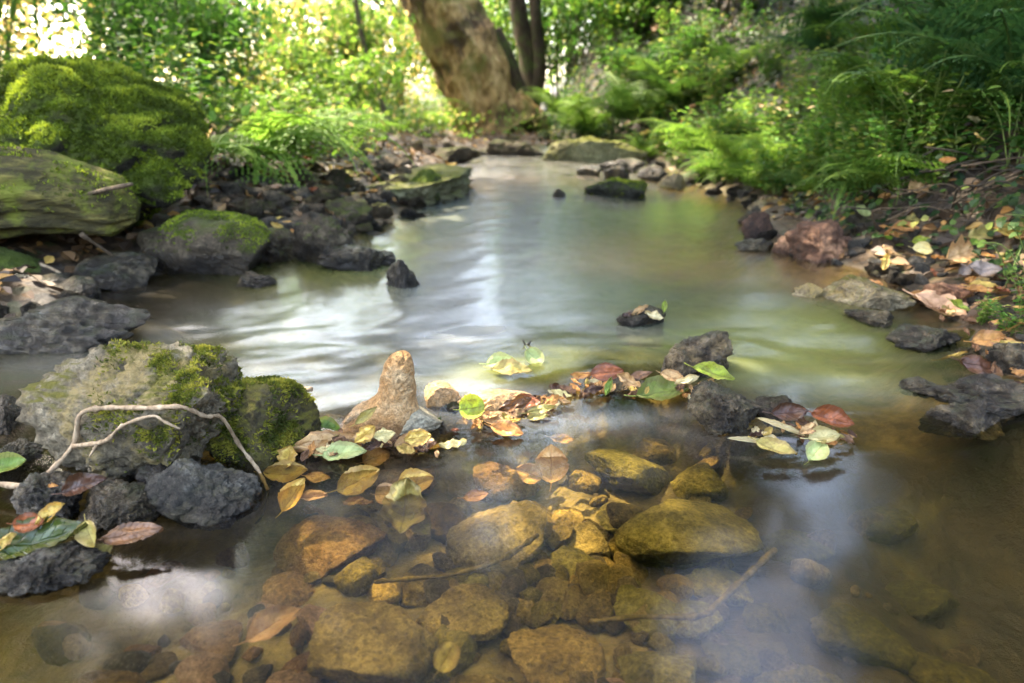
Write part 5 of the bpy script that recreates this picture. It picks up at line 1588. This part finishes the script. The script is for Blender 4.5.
# dark shaded buttress next to the big trunk
tb = at_y(517, 134, 9.9); tb[2] = gz(tb[0], tb[1]) - .1
tree('short dark dead trunk in the shade right of the massive leaning tree', [tb, at_y(516, 100, 9.9), at_y(505, 60, 9.9), at_y(494, 30, 9.9)], .22, .10, [], .1, M_barkd, M_canopy, seg=24, wob=.3)
# thin bent sapling
Ys = 7.6
sb = at_y(393, 138, Ys); sb[2] = gz(sb[0], sb[1]) - .03
tree('thin bent sapling leaning left over the pale ferns', [sb, at_y(384, 110, Ys), at_y(372, 75, Ys), at_y(365, 50, Ys), at_y(357, 10, Ys), at_y(352, -40, Ys), at_y(345, -110, Ys)], .030, .02,
     [(at_y(362, 20, Ys), (.5, .4, .35), 9, 12), (at_y(350, -70, Ys), (.8, .7, .5), 18, 16)], .07, M_barkg, M_shrub, seg=10, wob=.06, name='sapling')

# background trees and shrubs
BT = [(-4.6, 9.0, 'slim tree at the far left above the huge boulder', .09), (-3.4, 12.5, 'slim tree in the bright wood left of the sapling', .08), (-1.9, 12.0, 'slim tree behind the bent sapling', .07),
      (-6.5, 14.5, 'slim tree deep in the wood on the left', .10), (1.2, 14.5, 'slim tree behind the dark twin-stemmed tree', .10), (2.6, 13.5, 'slim tree on the far slope right of the twin stems', .11),
      (-1.0, 17.0, 'slim tree deep in the wood behind the massive leaning tree', .1), (-9.5, 17, 'slim tree at the extreme left of the wood', .1)]
for x, y, lb, r0 in BT:
    z = gz(x, y) - .1
    ln = rng.normal() * .35
    pts = [(x, y, z), (x + ln * .3, y, z + 2), (x + ln, y, z + 4.5), (x + ln * 1.5, y, z + 7)]
    h0 = 3.0
    bl = [((x + rng.normal() * .9, y + rng.normal() * .6, z + h), (1.3, 1.1, .8), 18, 18) for h in (1.6, 3.0, 4.2, 5.6)]
    bl += [((x + ln, y, z + 6.8), (1.8, 1.6, 1.1), 22, 20)]
    lm = [([(x + ln * .2, y, z + 1.6), (x + rng.normal() * .5, y - .2, z + 2.4), (x + rng.normal() * 1.1, y - .5, z + 3.1)], .035, .012) for q in range(3)]
    tree(lb, pts, r0, r0 * .5, bl, .11, M_barkd, M_shrub if x < 1 else M_shrubd, lm, 'slim trees of the wood')


def shrub(x, y, h, wd, nst, nl, leafL, mat, label, lowd=.0, group=None):
    nst = 7
    z = gz(x, y)
    r = empty('shrub', (x, y, z)); tag(r, label, 'shrub', group)
    st = MB(); Ps = []
    for k in range(nst):
        a = rng.uniform(0, 6.28); l = rng.uniform(.15, 1) * wd
        tip = np.array([math.cos(a) * l, math.sin(a) * l, h * rng.uniform(.65, 1.0)])
        sp = spline([np.array([math.cos(a), math.sin(a), 0]) * .06, tip * [.45, .45, .6], tip, tip + [math.cos(a) * .2, math.sin(a) * .2, -.12 * h]], 20)
        V, F = tube(sp, np.linspace(.009, .003, 20) * max(1, h / 1.5), 5); st.add(V, F, .3)
        tt = rng.uniform(.18, 1, nl // nst)
        q = sp[(tt * 19).astype(int)]
        Ps.append(q + rng.normal(size=q.shape) * [wd * .22, wd * .22, h * .10])
    obj('stem', st.mesh('stem'), M_barkg, r)
    P = np.concatenate(Ps)
    me = mesh('foliage', *_leafargs(P, unit(len(P)) + [0, 0, -.3], leafL, .65))
    obj('foliage', me, mat, r)
    return r


SH = [(.75, 11.6, 2.5, .9, 'd', 'tall dark shrub closing the gap right of the twin stems'), (1.7, 13.0, 2.8, 1.4, 'g', 'big green shrub in the gap beyond the twin stems'), (.1, 14.6, 3.0, 1.5, 'y', 'big sunny shrub glowing between the leaning trunk and the twin stems'), (-1.3, 15.6, 3.0, 1.4, 'y', 'big sunny shrub far behind the bent sapling'),
      (1.0, 9.6, 1.7, .8, 'd', 'dark shrub filling the slope right of the twin stems'), (1.5, 10.6, 2.2, .9, 'g', 'green shrub behind the dark one right of the twin stems'), (2.1, 11.6, 2.6, 1.2, 'd', 'tall dark shrub at the top of the far slope'), (1.35, 8.7, 1.0, .6, 'g', 'low green shrub above the long mossy ledge'), (2.6, 9.6, 1.6, 1.0, 'd', 'wide dark shrub in the upper middle of the far slope'),
      (-4.7, 6.0, 1.7, 1.1, 'y', 'leafy shrub filling the top left corner behind the huge boulder'), (-6.8, 9.5, 2.4, 1.3, 'a', 'broad shrub with pinkish leaves beyond the huge boulder'), (-4.3, 8.2, 1.6, .9, 'y', 'sunny shrub beyond the crest of the huge boulder'),
      (-1.2, 13.5, 2.2, 1.0, 'y', 'tall sunny shrub seen just left of the massive leaning trunk'), (-3.9, 4.6, 1.5, .8, 'y', 'leafy shrub rising behind the huge boulder at the far left'), (-3.0, 5.6, 1.2, .8, 'd', 'dark leafy shrub behind the crest of the huge boulder'),
      (-2.3, 5.2, .95, .6, 'd', 'darker shrub between the huge boulder and the left ferns'), (-2.4, 7.2, 1.5, .8, 'y', 'sunny shrub with many thin stems left of the sapling'),
      (-1.55, 6.6, .75, .6, 'y', 'low sunny shrub behind the left ferns'), (-1.95, 8.8, 1.3, .6, 'y', 'sunny shrub behind the bent sapling'),
      (-1.9, 10.3, 1.6, .7, 'y', 'sunny shrub left of the massive leaning trunk'), (-3.6, 9.6, 1.4, 1.0, 'a', 'shrub with pinkish autumn leaves in the bright wood'),
      (-2.0, 11.5, 1.8, 1.0, 'a', 'tall shrub with pinkish turning leaves behind the sapling'), (-5.3, 7.5, 2.0, 1.1, 'd', 'large dark shrub in the top left corner'),
      (.95, 10.8, 1.7, .7, 'g', 'leafy shrub just right of the dark twin-stemmed tree'), (1.6, 9.6, 1.3, .8, 'd', 'dark shrub on the far slope above the arching fern'),
      (-5.0, 12, 2.2, 1.3, 'a', 'wide shrub with pinkish leaves deep in the left wood'), (2.3, 8.2, 1.1, .8, 'd', 'dark shrub in the middle of the far slope'),
      (3.2, 6.6, 1.2, .9, 'd', 'dark shrub high on the right slope'), (-.3, 13.0, 1.8, 1.2, 'y', 'sunny shrub behind the massive leaning tree'),
      (3.6, 4.8, 1.1, .8, 'd', 'dark shrub at the upper right above the pale-tipped fern'), (.2, 12, 2.4, .8, 'g', 'tall shrub showing between the leaning trunk and the twin stems')]
SHM = {'y': M_shrub, 'd': M_shrubd, 'a': M_autumn_glow, 'g': M_herb}
for x, y, h, wd, tn, lb in SH:
    shrub(x, y, h, wd, 12, int(2600 * max(1, wd)), .055 if y < 8 else .07, SHM[tn], lb)

ps = []
for k in range(150):
    a = rng.uniform(-.95, -.12); rr = rng.uniform(13, 20)
    ps.append(np.array([math.sin(a) * rr, math.cos(a) * rr, rng.uniform(.2, 3.6)]) + rng.normal(size=(46, 3)) * [.6, .6, .42])
P = np.concatenate(ps)
o = obj('pink_glow_woodland', mesh('pink_glow_woodland', *_leafargs(P, unit(len(P)), .15, .7)), M_autumn_glow)  # leaf mass whose pink colour stands in for the sky glow
tag(o, 'autumn leaves of the left wood, coloured pinkish to paint in the glow', 'woodland', kind='stuff')

# far wood: one mass
ps = []
for k in range(520):
    a = rng.uniform(-1.3, 1.3); rr = rng.uniform(19, 34)
    x, y = math.sin(a) * rr, math.cos(a) * rr
    h = rng.uniform(0, 1)**1.25 * 8.5
    if -.45 < a < -.05 and h > 1.2 and rng.uniform() < .45: continue
    ps.append(np.array([x, y, .4 + h]) + rng.normal(size=(40, 3)) * [.8, .8, .55])
P = np.concatenate(ps)
o = obj('far_woodland', mesh('far_woodland', *_leafargs(P, unit(len(P)), .28, .7)), M_shrub)
tag(o, 'far leafy woodland closing the view behind the stream', 'woodland', kind='stuff')

# trees around the stream whose crowns roof it (they shade the scene and are mirrored in the water)
def roof(x, y, h, P, label, leafL=.16):
    z = gz(x, y) - .1
    base = np.array([x, y, z])
    pts = [(x, y, z), (x * .97, y, z + h * .4), (x * .9, y, z + h)]
    lm = []
    for q in range(7):
        c = P[rng.integers(len(P))]
        lm.append(([(x * .92, y, z + h * .7), (x * .92 * .5 + c[0] * .5, (y + c[1]) / 2, (z + h * .75 + c[2]) / 2 + .2), c], .08, .02))
    t_ = tree(label, pts, .22, .12, [], leafL, M_barkd, M_canopy, lm, 'trees roofing the stream')
    add_crown(t_, base, P, leafL)


roof(4.8, 4.6, 5.2, np.concatenate([clumps(16, 62, 23, 54, 5.0, 7.5, 520, 42), clumps(20, 80, 55, 80, 4.5, 6, 24, 40)]), 'dark tree on the right slope whose crown leans over the stream')
def shade(x0, x1, y0, y1, n_):  # unseen leaf clumps added to block the sun over pool and mid-stream
    o_ = []
    for q in range(n_):
        c = np.array([rng.uniform(x0, x1), rng.uniform(y0, y1), 0]) + SUN_DIR * rng.uniform(4.6, 6.6)
        if any(np.linalg.norm(np.cross(c - np.array(h[:3]), SUN_DIR)) < h[3] for h in SUNP): continue
        o_.append(c + rng.normal(size=(42, 3)) * .2)
    return np.concatenate(o_)


roof(-4.6, 3.2, 5.0, np.concatenate([shade(-.7, 1.2, .3, 1.05, 60), shade(-1.0, 1.3, 1.3, 4.2, 70), clumps(-72, -17, 20, 54, 5.0, 7.5, 700, 42), clumps(-95, -45, 54, 80, 4.5, 6, 20, 40)]), 'tree on the left bank whose crown hangs above the huge boulder')
roof(-8.5, 9.0, 7.5, clumps(-78, -24, 16, 44, 10, 13, 480, 40, .42), 'unseen taller tree added on the left bank to cover the mirrored sky', .2)  # added unseen tree that blocks the sky mirrored in the pool
roof(2.6, -3.0, 5.2, np.concatenate([clumps(90, 270, 30, 75, 4.5, 6.5, 34, 40)]), 'tree downstream whose crown roofs the pool')

# ------------------------------------------------------------------ light, sky, camera
sd = Vector(SUN_DIR)
sl = bpy.data.lights.new('sun', 'SUN'); sl.energy = 3.0; sl.angle = R(.55); sl.color = (1, .90, .72)
so = bpy.data.objects.new('sun', sl); COL.objects.link(so)
so.rotation_euler = sd.to_track_quat('Z', 'Y').to_euler()
so.location = sd * 30
wd = bpy.data.worlds.new('World'); S.world = wd; wd.use_nodes = True
nt = wd.node_tree
bg = nt.nodes['Background']
sky = nt.nodes.new('ShaderNodeTexSky'); sky.sky_type = 'NISHITA'; sky.sun_disc = False
sky.sun_elevation = EL; sky.sun_rotation = AZ; sky.dust_density = 4.0; sky.air_density = 1.0; sky.ozone_density = 1.0
wm = nt.nodes.new('ShaderNodeMix'); wm.data_type = 'RGBA'; wm.blend_type = 'MULTIPLY'; wm.inputs[0].default_value = 1
nt.links.new(sky.outputs[0], wm.inputs[6]); wm.inputs[7].default_value = (1.0, .935, .87, 1)
tc = nt.nodes.new('ShaderNodeTexCoord'); cn = nt.nodes.new('ShaderNodeTexNoise')
cn.inputs['Scale'].default_value = 2.6; cn.inputs['Detail'].default_value = 5; cn.inputs['Roughness'].default_value = .55
nt.links.new(tc.outputs['Generated'], cn.inputs['Vector'])
cr = nt.nodes.new('ShaderNodeMapRange'); cr.inputs['From Min'].default_value = .38; cr.inputs['From Max'].default_value = .62
cr.inputs['To Min'].default_value = 1.0; cr.inputs['To Max'].default_value = 2.6
nt.links.new(cn.outputs[0], cr.inputs['Value'])
cm = nt.nodes.new('ShaderNodeVectorMath'); cm.operation = 'SCALE'      # cloud-like gain added to brighten the sky in patches
nt.links.new(wm.outputs[2], cm.inputs[0]); nt.links.new(cr.outputs[0], cm.inputs['Scale'])
nt.links.new(cm.outputs[0], bg.inputs[0]); bg.inputs[1].default_value = .15

cam = bpy.data.cameras.new('camera'); co = bpy.data.objects.new('camera', cam); COL.objects.link(co)
co.location = (0, 0, CAM_H); co.rotation_euler = (R(90) - PITCH, 0, 0)
cam.sensor_width = 36; cam.lens = FPX / 1024 * 36; cam.clip_start = .02; cam.clip_end = 600
cam.dof.use_dof = True; cam.dof.focus_distance = 1.15; cam.dof.aperture_fstop = 3.2
S.camera = co

S.view_settings.view_transform = 'Standard'; S.view_settings.look = 'None'
S.view_settings.gamma = 1; S.view_settings.exposure = 3.3
S.render.engine = 'CYCLES'
cy = S.cycles
cy.use_denoising = True
cy.max_bounces = 8; cy.diffuse_bounces = 4; cy.glossy_bounces = 3; cy.transmission_bounces = 6; cy.transparent_max_bounces = 12
cy.caustics_reflective = False; cy.caustics_refractive = False
cy.sample_clamp_indirect = 6
